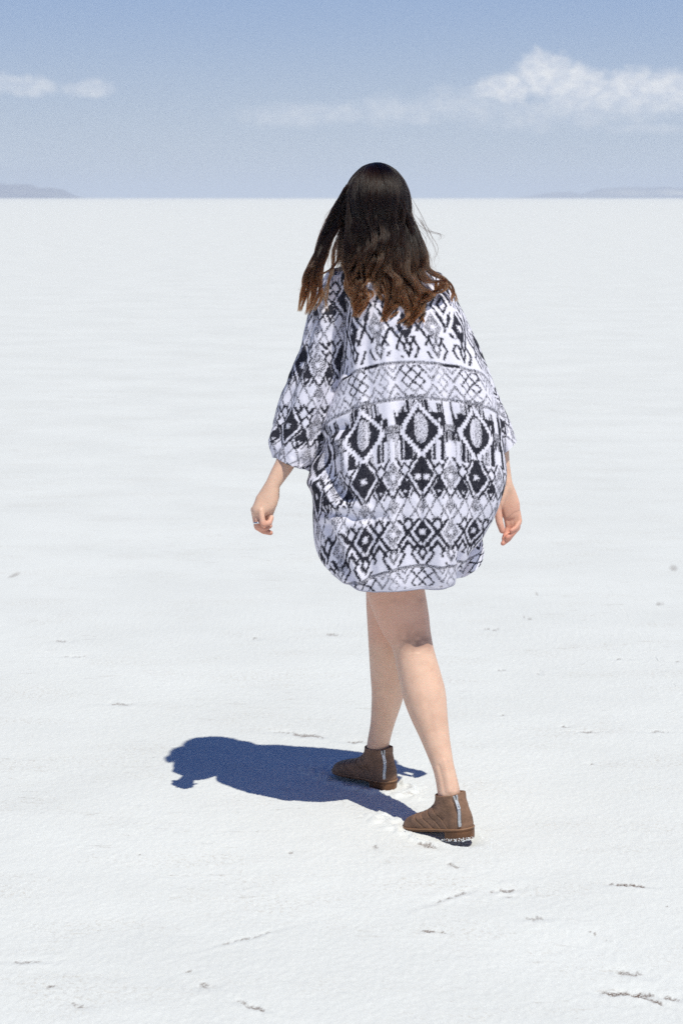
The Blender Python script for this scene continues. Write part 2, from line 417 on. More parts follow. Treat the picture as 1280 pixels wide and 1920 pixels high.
# trunk
limb(bag, [stn(742, 975, YB, 0.0, .09)[:3] + [.150, .095], stn(748, 900, YB, 0)[:3] + [.165, .105], stn(757, 820, YB, 0)[:3] + [.140, .095], stn(762, 740, YB, 0)[:3] + [.122, .088],
           stn(755, 650, YB, 0)[:3] + [.138, .098], stn(742, 580, YB, 0)[:3] + [.138, .088], stn(732, 545, YB, 0)[:3] + [.115, .066], stn(722, 518, YB, 0)[:3] + [.085, .058],
           stn(714, 495, YB, 0)[:3] + [.052, .052], stn(709, 455, YB + .01, 0)[:3] + [.048, .052], stn(706, 420, YB + .01, 0)[:3] + [.05, .055]], n=80, seg=40)
# head with face turned away from the viewer
HC = P(706, 401, YB + .012); HR = np.array([.077, .093, .104])
def ellip(c, r, seg=28, rings=20):
    th = np.linspace(0, np.pi, rings); ph = np.linspace(0, 2 * np.pi, seg, endpoint=False)
    v = np.stack([np.sin(th)[:, None] * np.cos(ph), np.sin(th)[:, None] * np.sin(ph), np.cos(th)[:, None] + 0 * ph], -1) * r + c
    return v.reshape(-1, 3), [tuple(q) for q in grid_faces(rings, seg, True)]
FD = np.array([-.18, .984, 0]); FL = np.array([-FD[1], FD[0], 0])     # face direction and the person's left
def HP(l, f, u): return HC + l * FL + f * FD + np.array([0, 0, u])
bag.add(*ellip(HC + [0, 0, .006], HR))
limb(bag, [[*HP(0, .045, -.02), .055, .05], [*HP(0, .052, -.06), .048, .042], [*HP(0, .062, -.10), .026, .026]], seg=24)      # jaw
limb(bag, [[*HP(0, .092, .012), .007, .008], [*HP(0, .104, -.015), .010, .011], [*HP(0, .108, -.030), .015, .012]], seg=14)    # nose
limb(bag, [[*HP(-.022, .083, -.058), .006, .006], [*HP(0, .089, -.056), .009, .008], [*HP(.022, .083, -.058), .006, .006]], seg=12, lateral=(0, 0, 1))
limb(bag, [[*HP(-.05, .074, .022), .01, .008], [*HP(0, .092, .024), .01, .008], [*HP(.05, .074, .022), .01, .008]], seg=12, lateral=(0, 0, 1))
for s in (-1, 1):
    limb(bag, [[*HP(s * .072, -.002, .022), .006, .014], [*HP(s * .078, -.006, .004), .006, .018], [*HP(s * .073, .002, -.03), .006, .010]], seg=12, lateral=tuple(FL))
    bag.add(*ellip(HP(s * .034, .072, .002), [.0125] * 3, 14, 10))
# arms
limb(bag, [stn(674, 560, 3.545, 0)[:3] + [.045, .045], stn(642, 585, 3.555, 0)[:3] + [.040, .042], stn(600, 690, 3.555, 0)[:3] + [.036, .038], stn(567, 775, 3.535, 0)[:3] + [.034, .036],
           stn(556, 815, 3.52, 0)[:3] + [.034, .035], stn(537, 864, 3.50, 0)[:3] + [.0255, .027], stn(522, 890, 3.485, 0)[:3] + [.0215, .022], stn(511, 909, 3.475, 0)[:3] + [.0185, .0175], stn(505, 922, 3.47, 0)[:3] + [.0185, .016]], n=60, seg=28)
limb(bag, [stn(796, 560, 3.54, 0)[:3] + [.045, .045], stn(822, 590, 3.55, 0)[:3] + [.036, .040], stn(868, 690, 3.58, 0)[:3] + [.033, .036], stn(908, 775, 3.59, 0)[:3] + [.033, .034],
           stn(928, 815, 3.60, 0)[:3] + [.031, .033], stn(937, 862, 3.60, 0)[:3] + [.024, .025], stn(944, 888, 3.60, 0)[:3] + [.0185, .0195], stn(949, 908, 3.595, 0)[:3] + [.0155, .018], stn(952, 922, 3.595, 0)[:3] + [.018, .015]], n=60, seg=28)
def finger(pts, r0, r1):
    n = len(pts); st = [[*P(*p), r0 + (r1 - r0) * i / (n - 1), r0 + (r1 - r0) * i / (n - 1)] for i, p in enumerate(pts)]
    # keep the bends at the knuckles tight: add points close to each joint
    full = [st[0]]
    for i in range(1, n - 1):
        a, q, c2 = map(np.array, (st[i - 1], st[i], st[i + 1]))
        full += [list(q + (a - q) * .28), list(q + (c2 - q) * .0), list(q + (c2 - q) * .28)]
    full.append(st[-1])
    limb(bag, full, n=26, seg=14, lateral=(.31, .2, .93))
# left hand: seen from its little-finger edge, loosely closed
limb(bag, [stn(511, 908, 3.475, 0)[:3] + [.0185, .0165], stn(505.5, 924, 3.472, 0)[:3] + [.0235, .0185], stn(499, 941, 3.470, 0)[:3] + [.0285, .020], stn(487, 957, 3.466, 0)[:3] + [.0215, .0225]], n=24, seg=24)
finger([(489, 958, 3.448), (493, 983, 3.436), (505, 981, 3.446), (509, 970, 3.455)], .0082, .0066)
finger([(482, 958, 3.462), (483.5, 986, 3.452), (496, 991, 3.464), (506, 986, 3.478)], .0086, .0070)
finger([(478, 957, 3.477), (482, 988, 3.474), (494, 996, 3.482), (507, 999, 3.488)], .0088, .0068)
finger([(476, 955, 3.493), (481, 983, 3.498), (491, 994, 3.506), (501, 992, 3.514)], .0086, .0068)
finger([(515, 915, 3.485), (515, 932, 3.494), (509, 952, 3.494), (501, 974, 3.490)], .0130, .0098)
# right hand: palm to the viewer, thumb on the body side
limb(bag, [stn(949, 906, 3.595, 0)[:3] + [.0155, .016], stn(951, 925, 3.594, 0)[:3] + [.0225, .0135], stn(954, 946, 3.592, 0)[:3] + [.0275, .0125], stn(958, 966, 3.592, 0)[:3] + [.0235, .012]], n=24, seg=24)
finger([(946, 915, 3.588), (938, 938, 3.580), (932, 956, 3.576), (936, 980, 3.570), (941, 995, 3.568)], .0135, .0082)
finger([(949, 968, 3.594), (952, 990, 3.592), (947, 1003, 3.582), (944, 1010, 3.572)], .0086, .0064)
finger([(957, 970, 3.594), (963, 996, 3.590), (952, 1011, 3.578), (942, 1019, 3.568)], .0088, .0064)
finger([(964, 967, 3.593), (970, 989, 3.586), (960, 1001, 3.574), (950, 1008, 3.565)], .0084, .0064)
finger([(970, 960, 3.592), (973.5, 978, 3.584), (966, 990, 3.573), (957.5, 995, 3.565)], .0078, .0058)

def remeshed(bag, voxel, smooth_it):
    me = bpy.data.meshes.new('body_src')
    me.from_pydata([tuple(map(float, v)) for v in bag.verts()], [], bag.f)
    o = bpy.data.objects.new('body_src', me); C.objects.link(o)
    md = o.modifiers.new('r', 'REMESH'); md.mode = 'VOXEL'; md.voxel_size = voxel; md.use_smooth_shade = True
    if smooth_it:
        sm_ = o.modifiers.new('s', 'SMOOTH'); sm_.iterations = smooth_it; sm_.factor = .5
    dg = bpy.context.evaluated_depsgraph_get(); ev = o.evaluated_get(dg)
    out = bpy.data.meshes.new_from_object(ev)
    bpy.data.objects.remove(o)
    return out
body_me = remeshed(bag, .0024, 5)
body_me.name = 'person'
person = bpy.data.objects.new('person', body_me); C.objects.link(person)
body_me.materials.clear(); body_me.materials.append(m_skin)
nv = len(body_me.vertices); co = np.empty(nv * 3, np.float32); body_me.vertices.foreach_get('co', co); co = co.reshape(-1, 3)
no = np.empty(nv * 3, np.float32); body_me.vertices.foreach_get('normal', no); no = no.reshape(-1, 3)
qx, qy = proj(co)
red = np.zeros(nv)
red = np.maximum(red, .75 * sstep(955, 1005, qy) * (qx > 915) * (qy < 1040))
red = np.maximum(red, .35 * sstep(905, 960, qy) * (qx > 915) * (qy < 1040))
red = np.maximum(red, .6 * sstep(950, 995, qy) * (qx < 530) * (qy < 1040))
red = np.maximum(red, .30 * sstep(1230, 1190, qy) * (qy > 1040)); red = red * 1.0  # thighs tinted redder above the knee, deepening their shade in the skin colour
crease_shade = np.zeros(nv)
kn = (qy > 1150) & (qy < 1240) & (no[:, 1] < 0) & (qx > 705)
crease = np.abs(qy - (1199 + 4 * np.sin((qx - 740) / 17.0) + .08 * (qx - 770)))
crease_shade = np.where(kn, .2 * np.exp(-(crease / 1.8) ** 2) * sstep(742, 754, qx) * sstep(806, 790, qx) + .85 * np.exp(-((qy - 1202) / 19) ** 2 - ((qx - 780) / 34) ** 2) * (.7 + .8 * vnoise(qx / 9, qy / 7, 3)), 0)  # knee crease line, and the dark knee shadow painted into the skin colour
hand = (qx > 915) & (qy > 930) & (qy < 990) & (no[:, 1] < 0)
crease_shade = np.where(hand, .5 * np.exp(-(poly_dist(qx, qy, [(937, 942), (943, 958), (946, 972)]) / 1.1) ** 2) + .45 * np.exp(-(poly_dist(qx, qy, [(975, 956), (962, 961), (950, 972)]) / 1.1) ** 2), crease_shade)  # palm creases shaded as dark lines in the skin colour
ank = (qy > 1400) & (qx > 780) & (no[:, 1] < .2)
tend = np.where(ank, 1.0 * np.exp(-(poly_dist(qx, qy, [(833, 1486), (829, 1462), (822, 1436)]) / 3.5) ** 2) + 1.0 * np.exp(-(poly_dist(qx, qy, [(853, 1480), (848, 1455), (841, 1430)]) / 3.0) ** 2)
                - .7 * np.exp(-(poly_dist(qx, qy, [(843, 1484), (839, 1458), (832, 1426)]) / 3.5) ** 2), 0)
ham = np.where((qy > 1120) & (qy < 1225) & (no[:, 1] < 0) & (qx > 705), -.7 * np.exp(-(poly_dist(qx, qy, [(748, 1215), (742, 1180), (738, 1130)]) / 5) ** 2) - .8 * np.exp(-(poly_dist(qx, qy, [(801, 1215), (796, 1180), (789, 1130)]) / 5) ** 2) + .6 * np.exp(-(poly_dist(qx, qy, [(776, 1215), (770, 1165)]) / 12) ** 2), 0)
calf = np.where((qy > 1230) & (qy < 1400) & (no[:, 1] < .2) & (qx > 735), .6 * np.exp(-(poly_dist(qx, qy, [(792, 1250), (800, 1310), (812, 1370)]) / 8) ** 2), 0)
crease_shade = np.clip(crease_shade, 0, 1)
co2 = co.copy()
co2 -= no * (crease_shade * .0006 + .0022 * tend + .0026 * ham + .0028 * calf)[:, None]
body_me.vertices.foreach_set('co', co2.ravel()); body_me.update()
for an, arr in (('redness', red), ('crease_shade', crease_shade)):
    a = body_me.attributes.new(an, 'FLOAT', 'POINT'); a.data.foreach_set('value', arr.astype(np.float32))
tag(person, 'woman walking away across the salt in a loose patterned tunic and brown boots', 'person')

# ring on the left hand
m_silver, t, b = mat('silver', (.72, .72, .74), .25, Metallic=1.0)
rc = P(483.2, 981, 3.452)
ax = P(483.5, 986, 3.452) - P(482, 958, 3.462); ax /= np.linalg.norm(ax)
e1 = np.cross(ax, [0, 1, 0]); e1 /= np.linalg.norm(e1); e2 = np.cross(ax, e1)
th = np.linspace(0, 2 * np.pi, 24, endpoint=False); ph = np.linspace(0, 2 * np.pi, 8, endpoint=False)
v = [rc + (.0098 + .0014 * math.cos(q)) * (math.cos(p) * e1 + math.sin(p) * e2) + .0024 * math.sin(q) * ax for p in th for q in ph]
f = [(i * 8 + j, ((i + 1) % 24) * 8 + j, ((i + 1) % 24) * 8 + (j + 1) % 8, i * 8 + (j + 1) % 8) for i in range(24) for j in range(8)]
make_mesh('ring', v, f, m_silver, person)

# ------------------------------------------------------------------ tunic: woven ikat print
def rh(du, dv, hw, hh): return np.abs(du) / hw + np.abs(dv) / hh
def modc(u, T): return np.mod(u + T / 2, T) - T / 2
def star(w, dv, r=5.5):
    return (np.abs(w) < r) & (np.abs(dv) < r * 1.1) & ((np.abs(w) < 1.5) | (np.abs(dv) < 1.5) | (np.abs(np.abs(w) - np.abs(dv)) < 1.3))
def ikat(u, v):
    """ink density of the print at cloth place u (across) v (down), unit about 1.35 mm"""
    ju = (_h(np.floor(v / 1.6), np.floor(u / 60), 1) - .5) * 2.3
    jv = (_h(np.floor(u / 1.5), np.floor(v / 60), 2) - .5) * 2.9
    u0, v0 = u, v
    u = u + ju; v = v + jv
    r = np.zeros_like(u)
    def put(m, val): np.copyto(r, val, where=m)
    def diamonds(cv, T, sh, hw, hh, lo, hi, fill, rings, st=True, core=None):
        s = u - sh; w = modc(s, T); par = np.mod(np.floor((s + T / 2) / T), 2); q = rh(w, v - cv, hw, hh)
        band = (v > lo) & (v < hi)
        for a, b2, val in rings:
            put(band & (q > a - .02) & (q < b2 + .05) & (_h(np.floor(v0 / 9), np.floor(s / T * 2), 5) < .88), val)
        put(band & (q < 1), np.where(par == 0, fill[0], fill[1]))
        if core: put(band & (q < core), .04)
        if st: put(band & star(w, v0 - cv), 0)
    # upper yoke
    diamonds(532, 52, 0, 15, 27, 440, 575, (1, .5), [(1.55, 1.9, .8), (2.3, 2.6, .6)])
    diamonds(573, 52, 26, 12, 17, 545, 600, (.85, .85), [(1.7, 2.0, .8)], st=False, core=.55)
    diamonds(613, 52, 0, 16, 28, 585, 655, (1, .55), [(1.42, 1.72, .85)])
    diamonds(652, 52, 0, 9.5, 19, 628, 677, (.9, .7), [(1.9, 2.35, .8)], st=False, core=.45)
    put((v0 > 671) & (v0 < 690), 0)
    put((v0 > 677) & (v0 < 683), np.where(_h(np.floor(u0 / 30), 0 * u0, 6) < .45, .95, .55))
    # thin lattice bands
    for mid in (714, 1092):
        q = v - mid; bd = (v0 > mid - 30.5) & (v0 < mid + 32)
        w = modc(u, 108); a = np.abs(w)
        put(bd & (np.abs(q + 3 + 1.45 * np.abs(a - 34)) < 3.0) & (np.abs(a - 34) < 20), .62)
        put(bd & (np.abs(q + 19 + 1.3 * np.abs(a - 34)) < 2.4) & (np.abs(a - 34) < 10), .5)
        put(bd & (np.abs(q - 6 - 1.45 * np.abs(a - 34)) < 3.0) & (np.abs(a - 34) < 20), .6)
        put(bd & (np.abs(q - 22 - 1.3 * np.abs(a - 34)) < 2.4) & (np.abs(a - 34) < 10), .5)
        qc = np.abs(np.mod(q + 33, 22) - 11)
        c1 = rh(a - 10.5, qc, 10.5, 11); put(bd & (a < 22) & (c1 > .8) & (c1 < 1.2), np.where(q < 10, .92, .6))
        w2 = modc(u - 54, 108); c2 = rh(w2, qc, 10, 11); put(bd & (np.abs(w2) < 13) & (c2 > .8) & (c2 < 1.12), .42)
    put((v0 > 744) & (v0 < 750), .55)
    put((np.abs(modc(u, 108)) < 20) & (np.abs(v - 748) < 8) & (np.abs(np.abs(modc(u, 108)) - 10) < 8), .62)
    # large medallions
    bd = (v0 > 750) & (v0 < 862)
    T = 106; w = modc(u0, T); sg = np.floor((u0 + T / 2) / T)
    wq = np.round(w / 4.6) * 4.6; y = v0 - 806; yq = np.round(y / 5.6) * 5.6 + 1.3 * (hash1(np.floor(u0 / 2.3), 9) - .5)
    q = rh(wq, yq, 41, 57)
    col = hash1(np.floor(u0 / 4.3), 21); col2 = hash1(np.floor(u0 / 2.6), 22)
    up = bd & (q > 1.0) & (y < 2) & (np.abs(w) < 46) & (y > -58 + 34 * col * (np.abs(w) > 20))
    put(up, 1.0)
    put(up & (y < -34) & (col2 > .6), .35)
    put(bd & (np.abs(np.abs(w) - 50) < 7 + 3 * col) & (y > -12) & (y < 12 + 10 * col), .6)
    lowr = bd & (q > 1.0) & (y >= 2) & (np.abs(w) < 49)
    put(lowr, .78); put(lowr & (col > .62) & (y > 18), 0); put(lowr & (np.abs(w) > 42) & (y > 22), 0)
    put(lowr & (col2 > .8) & (y > 4), .3)
    put(bd & (q < .78), .95); put(bd & (q < .78) & (y > -6) & (wq < 0), .78)
    put(bd & ((w / 11) ** 2 + ((y + 4) / 25) ** 2 < 1 + .5 * col2), .42 * col2)
    dots = (np.abs(modc(u0 - 35, 106)) < 2) & (np.abs(np.abs(y + 8) - 12) < 3.5); put(bd & dots, 0)
    # stars and small diamonds below
    bd = (v0 > 855) & (v0 < 934)
    w = modc(u, 106); w2 = modc(u - 53, 106); a = np.abs(w)
    q2 = rh(w2, v - 890, 16, 29)
    put(bd & (q2 > 1.35) & (q2 < 1.68), .75); put(bd & (q2 < 1), .5); put(bd & star(w2, v0 - 892), 0)
    q1 = rh(w, v - 888, 22, 37); put(bd & (q1 > 1.22) & (q1 < 1.5), .8); put(bd & (q1 < 1), .88)
    mid0 = np.abs(u) < 50
    put(bd & mid0 & (star(w - 8, v0 - 894) | star(w + 8, v0 - 894)), 0); put(bd & ~mid0 & star(w, v0 - 890), 0)
    q3 = rh(a - 31, v - 880, 9, 12.5); put(bd & (q3 < 1.3), .92); put(bd & (q3 < .8), 0)
    q4 = rh(a - 30, v - 914, 11, 20); put(bd & (q4 > 1.4) & (q4 < 1.7) & (v > 912), .8); put(bd & (q4 < 1), .92)
    put(bd & (q4 < .5) & (v > 918), 0)
    # pale dotted lattice
    bd = (v0 > 926) & (v0 < 985)
    w = modc(u, 26.5); q = rh(w, np.abs(np.mod(v - 930, 52) - 26), 13.2, 26)
    put(bd & (q > .84) & (q < 1.08) & (r < .3), .68)
    q = rh(modc(u, 53), v - 946, 10.5, 18); put(bd & (q < 1), .5)
    # lower star diamonds
    diamonds(998, 53, 0, 16.5, 23, 972, 1034, (1, .5), [(1.38, 1.75, .92), (2.15, 2.5, .85)])
    q = rh(modc(u - 26.5, 53), v - 983, 8, 11); put((q < 1.5) & (q > .85), .92); put(q < .85, 0)
    diamonds(1038, 53, 0, 10, 17, 1016, 1061, (.88, .7), [(1.75, 2.2, .75)], st=False, core=.45)
    put((v0 > 1060) & (v0 < 1066), .62)
    put(v0 > 1100, 0); put((v0 > 1102) & (v0 < 1103.6), .3)
    return r
def ikat_sleeve(u, v):
    """one run of the print for the sleeves: star diamonds on a dotted lattice, slanting"""
    a = rad(14); uu = u * math.cos(a) + v * math.sin(a); vv = -u * math.sin(a) + v * math.cos(a)
    return ikat(uu * 1.0, 863 + np.mod(vv, 123))
def soft(fn, u, v):
    d = (_h(np.floor(u * 3), np.floor(v * 3), 44) - .5) * 1.6
    return (fn(u + .9, v + d) + fn(u - .9, v - d) + fn(u + d, v + 1.0)) / 3
def ink_color(ink, seed):
    n = len(ink); rg = np.random.default_rng(seed)
    dith = rg.random(n)
    on = np.clip((ink - .25 * dith - .05) * 1.25, 0, 1)
    grey = (ink > .12) & (ink < .72)
    on = np.where(grey, np.where(dith < ink * 1.05, .62 + .3 * rg.random(n), .12), np.where(ink >= .72, .80 + .20 * rg.random(n), 0.02 * rg.random(n)))
    white = np.array([.87, .84, .93]); black = np.array([.011, .011, .020])
    on = on[:, None]
    return white * (1 - on) ** 1.6 + black * (1 - (1 - on) ** 1.6)

m_cloth, t, b = mat('printed_cloth', (.8, .8, .85), .9)
ca = attr(t, 'print').outputs['Color']
gp = t.new('ShaderNodeTexCoord').outputs['Object']
wv = t.noise(gp, 900, 2, .6)
c = t.mix(t.math('MULTIPLY', t.ramp(wv, .45, .75), .5), ca, t.mix(1.0, ca, (.80, .78, .82, 1), 'MULTIPLY'))
t.l.new(c, b.inputs['Base Color'])
b.inputs['Specular IOR Level'].default_value = .06
b.inputs['Sheen Weight'].default_value = .02
bump(t, b, t.math('ADD', wv, t.math('MULTIPLY', t.noise(gp, 60, 4, .6), 3.0)), .35, .0011)
# thin cotton lets a little light through
tr = t.new('ShaderNodeBsdfTranslucent'); t.l.new(c, tr.inputs[0])
mx = t.new('ShaderNodeMixShader'); mx.inputs[0].default_value = .03
t.l.new(b.outputs[0], mx.inputs[1]); t.l.new(tr.outputs[0], mx.inputs[2])
t.l.new(mx.outputs[0], t.n['Material Output'].inputs[0])

def normals_grid(v, wrap):
    if wrap: du = np.roll(v, -1, 1) - np.roll(v, 1, 1)
    else: du = np.gradient(v, axis=1)
    dv = np.gradient(v, axis=0)
    n = np.cross(du, dv); n /= np.linalg.norm(n, axis=2)[..., None] + 1e-9
    return n
TV, TF, TC = [], [], []
def add_patch(v, wrap, col):
    off = sum(len(q) for q in TV)
    TV.append(v.reshape(-1, 3)); TF.append(grid_faces(v.shape[0], v.shape[1], wrap, off)); TC.append(col)

# main piece: back and front, collar to hem
ROWS = np.array([  # row py at mid depth, left px, right px, half depth m
    (478, 678, 742, .052), (486, 671, 752, .058), (496, 655, 785, .068), (507, 636, 812, .082), (522, 630, 830, .096), (545, 636, 845, .108), (575, 641, 860, .120), (610, 642, 876, .130), (650, 641, 892, .138),
    (690, 637, 909, .145), (730, 628, 923, .150), (770, 613, 933, .154), (810, 597, 938, .157), (850, 584, 943, .159), (885, 578, 946, .159), (920, 581, 939, .158), (955, 585, 925, .156),
    (985, 588, 911, .152), (1012, 590, 899, .148), (1036, 594, 886, .144), (1051, 602, 876, .140), (1060, 613, 866, .136)])
NR, NC = 500, 900
rr = catmull(ROWS, NR)
th = np.linspace(-np.pi / 2, 1.5 * np.pi, NC, endpoint=False)     # starts at the front, back centre at pi/2
th = np.pi / 2 + (th - np.pi / 2) - .55 * np.sin(th - np.pi / 2)   # finer on the back
V = np.zeros((NR, NC, 3)); Vv = np.zeros((NR, NC))
for i, (py, xl, xr, hd) in enumerate(rr):
    a = P(xl, py, YB); b2 = P(xr, py, YB); cx = (a[0] + b2[0]) / 2; hw = (b2[0] - a[0]) / 2
    ct = np.cos(th); s_ = np.sin(th)
    pw = .80
    V[i, :, 0] = cx + hw * np.sign(ct) * np.abs(ct) ** pw
    V[i, :, 1] = YW - hd * np.sign(s_) * np.abs(s_) ** pw
    low = sstep(820, 1054, py)
    V[i, :, 2] = a[2] + sstep(960, 1060, py) * (.0035 * np.sin(th * 5 + .6) + .002 * np.sin(th * 8.3 + 1)) - low * (.040 * np.clip(s_, 0, 1) ** 1.3) - low * .02 * np.clip(-s_, 0, 1) * np.clip(ct + .3, 0, 1)
mid = (NC // 2)
bx, bpy_ = proj(V)
vc = bpy_[:, mid]                                           # visible height of the back centre
arc = np.zeros((NR, NC)); seg = np.linalg.norm(np.diff(V, axis=1), axis=2); cum = np.concatenate([np.zeros((NR, 1)), np.cumsum(seg, 1)], 1)
arc = cum - cum[:, [mid]]
# back seam lies right of the middle
U = -arc / .00134
seam = (np.interp(vc, [480, 800, 1100], [735, 789, 792]) - bx[:, mid])
U = U if bx[NR // 2, mid + 30] < bx[NR // 2, mid] else U
sgn = 1 if bx[NR // 2, mid + 30] > bx[NR // 2, mid] else -1
U = sgn * arc / .00134 - seam[:, None] * 1.0
kq = np.where(U < 0, 52, 40)
vv = vc[:, None] - kq * (np.clip(np.abs(U), 0, 260) / 210) ** 2 * sstep(560, 680, vc)[:, None] * np.interp(vc, [600, 720, 800, 960, 1080], [1.45, 1.45, 1.2, 1.1, 1.7])[:, None]
col_main = ink_color(soft(ikat, U.ravel(), vv.ravel()), 3)
# drape
n = normals_grid(V, True)
if n[NR // 2, mid, 1] > 0: n = -n
back = sstep(.12, -.12, (V[..., 1] - YB) / .12) if False else np.clip(np.sin(th), 0, 1)[None, :] ** .5
X, Yp = bx, bpy_
D = np.zeros((NR, NC))
D += .0042 * fbm(X / 60 + .15 * Yp / 60, Yp / 190, 51, 3) * 1.6
D += .0062 * np.sin((X - .10 * (Yp - 800)) / 15.5 + 2.6 * fbm(X / 110, Yp / 160, 33, 2)) * sstep(880, 1070, Yp) * np.clip(.25 + 1.6 * vnoise(X / 75 + 3, Yp / 200, 8) + .35, 0, 1)
D += .0050 * np.sin((X + .35 * (Yp - 560)) / 13.0 + 2.2 * fbm(X / 80, Yp / 120, 37, 2)) * sstep(720, 560, Yp) * sstep(760, 660, X)
D += .0040 * np.sin((X - .55 * (Yp - 560)) / 15.0 + 2.0 * fbm(X / 80, Yp / 120, 39, 2)) * sstep(740, 560, Yp) * sstep(770, 860, X)
D += .0030 * np.sin(X / 13.0 + 1.8 * fbm(X / 90, Yp / 120, 5, 2)) * sstep(900, 1060, Yp) * (.4 + vnoise(X / 40, Yp / 60, 6))
D += .0016 * fbm(X / 16, Yp / 26, 71, 2)
D += .0030 * np.sin((X * .8 + Yp * .45) / 16 + 2 * fbm(X / 70, Yp / 90, 15, 2)) * sstep(700, 640, X) * sstep(620, 720, Yp)
def groove(pts, w, d, asym=0):
    return -d * np.exp(-(poly_dist(X, Yp, pts) / w) ** 2)
D += groove([(592, 838), (606, 868), (628, 905), (652, 938)], 20, .021) + groove([(600, 820), (640, 800)], 10, .012)
D += -groove([(585, 905), (612, 925), (640, 948), (662, 946)], 13, .012) - groove([(640, 830), (652, 880), (668, 925)], 16, .012)
D += groove([(615, 985), (640, 1050), (660, 1090)], 8, .012) - groove([(628, 975), (655, 1045), (676, 1090)], 9, .008)
D += groove([(605, 960), (690, 975), (720, 970)], 9, .006) - groove([(610, 940), (690, 955)], 9, .004)
for fx, a_ in ((688, .0050), (742, .0040), (835, .0045), (880, .0050)):
    wv_ = [(fx - 14, 620), (fx - 4, 760), (fx + 3, 900), (fx - 2, 1080)]
    D += groove([(p_ + 9, r_) for p_, r_ in wv_], 10, a_) - groove([(p_ - 9, r_) for p_, r_ in wv_], 10, a_)
D += groove([(787, 830), (789, 940), (787, 990)], 5, .0045)
D += groove([(866, 1040), (862, 1100)], 7, .012) - groove([(850, 1040), (846, 1100)], 8, .006)
D += groove([(655, 560), (652, 640), (648, 700)], 7, .008)
D += groove([(700, 560), (665, 640), (655, 700)], 8, .004) - groove([(830, 560), (880, 660), (915, 760)], 12, .005)
D += groove([(905, 880), (880, 960), (868, 1050)], 9, .005)
D *= np.where(np.sin(th)[None, :] > -.35, 1, .5)
# slight gather along the yoke seams
for lv in (680, 747, 1063): D += -.0016 * np.exp(-((vv - lv) / 2.6) ** 2)
V = V + n * D[..., None]
add_patch(V, True, col_main)
# turned-up hem inside
last = V[-1]; hem = np.stack([last, last + np.array([0, 0, -.003]), last * .97 + .03 * last.mean(0) + np.array([0, 0, .004]), last * .96 + .04 * last.mean(0) + np.array([0, 0, .03])])
add_patch(hem, True, np.tile(np.array([.55, .53, .62]), (4 * NC, 1)))

def sleeve(st, NRs, NCs, seed, ush, deep0=.062, fold=1.0):
    """st: rows Lx Ly Rx Ry Y deep"""
    s = catmull(st, NRs)
    th = np.linspace(0, 2 * np.pi, NCs, endpoint=False)
    v = np.zeros((NRs, NCs, 3))
    for i, (lx, ly, rx, ry, Y, dp) in enumerate(s):
        a = P(lx, ly, Y); b2 = P(rx, ry, Y); c0 = (a + b2) / 2; h = (b2 - a) / 2
        v[i] = c0 + np.cos(th)[:, None] * h - np.sin(th)[:, None] * np.array([0, dp, dp * (.15 - .20 * i / (NRs - 1))])
    q = np.linalg.norm(np.diff(v, axis=1), axis=2); cu = np.concatenate([np.zeros((NRs, 1)), np.cumsum(q, 1)], 1)
    ql = np.linalg.norm(np.diff(v.mean(1), axis=0), axis=1); ln = np.r_[0, np.cumsum(ql)]
    u_ = cu / .00134 + ush; l_ = ln[:, None] / .00134 + 0 * u_
    col = ink_color(soft(ikat_sleeve, u_.ravel(), l_.ravel()), seed)
    n = normals_grid(v, True)
    ctr = v.mean(1, keepdims=True)
    if ((v - ctr) * n).sum() < 0: n = -n
    tl = np.linspace(0, 1, NRs)[:, None]
    d = fold * (1 - .55 * sstep(.82, 1, tl)) * (.0085 * np.sin(th * 4 + 1.7 * fbm(tl * 3 + 0 * th, th[None] * 0 + tl, seed, 2) * 2 + tl * 2.2)[...] * (.35 + .65 * tl)
                + .0026 * np.sin(th * 9 + 3 * fbm(tl * 4 + 0 * th, 0 * th + .3, seed + 3, 2)) * (.3 + .7 * tl)
                + .010 * fbm(th[None] * 1.5 + 0 * tl, tl * 7, seed + 9, 3))
    v = v + n * d[..., None]
    add_patch(v, True, col)
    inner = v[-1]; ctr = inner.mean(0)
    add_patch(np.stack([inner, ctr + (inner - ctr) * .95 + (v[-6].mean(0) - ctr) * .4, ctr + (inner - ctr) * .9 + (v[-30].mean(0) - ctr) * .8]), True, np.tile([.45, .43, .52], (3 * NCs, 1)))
YS = YB + .035
sleeve([(616, 512, 720, 500, YS - .02, .060), (603, 532, 700, 527, YS - .01, .078), (588, 566, 682, 570, YS, .086), (576, 610, 664, 625, YS, .088), (562, 662, 652, 682, YS, .088), (543, 714, 641, 738, YS - .005, .088),
        (524, 764, 628, 795, YS - .01, .084), (513, 804, 610, 838, YS - .02, .076), (510.5, 834, 592, 868, YS - .03, .070), (514, 857, 579, 882, YS - .04, .064)], 340, 340, 11, 20)
sleeve([(760, 503, 828, 514, YS, .05), (775, 530, 838, 533, YS, .062), (790, 570, 856, 566, YS, .070), (808, 615, 876, 606, YS + .01, .076), (828, 660, 896, 648, YS + .02, .078), (850, 705, 913, 690, YS + .03, .078),
        (875, 752, 929, 731, YS + .04, .074), (900, 798, 944, 768, YS + .045, .068), (918, 832, 957, 800, YS + .045, .060), (930, 858, 967, 827, YS + .045, .05)], 300, 280, 23, 55, fold=.28)
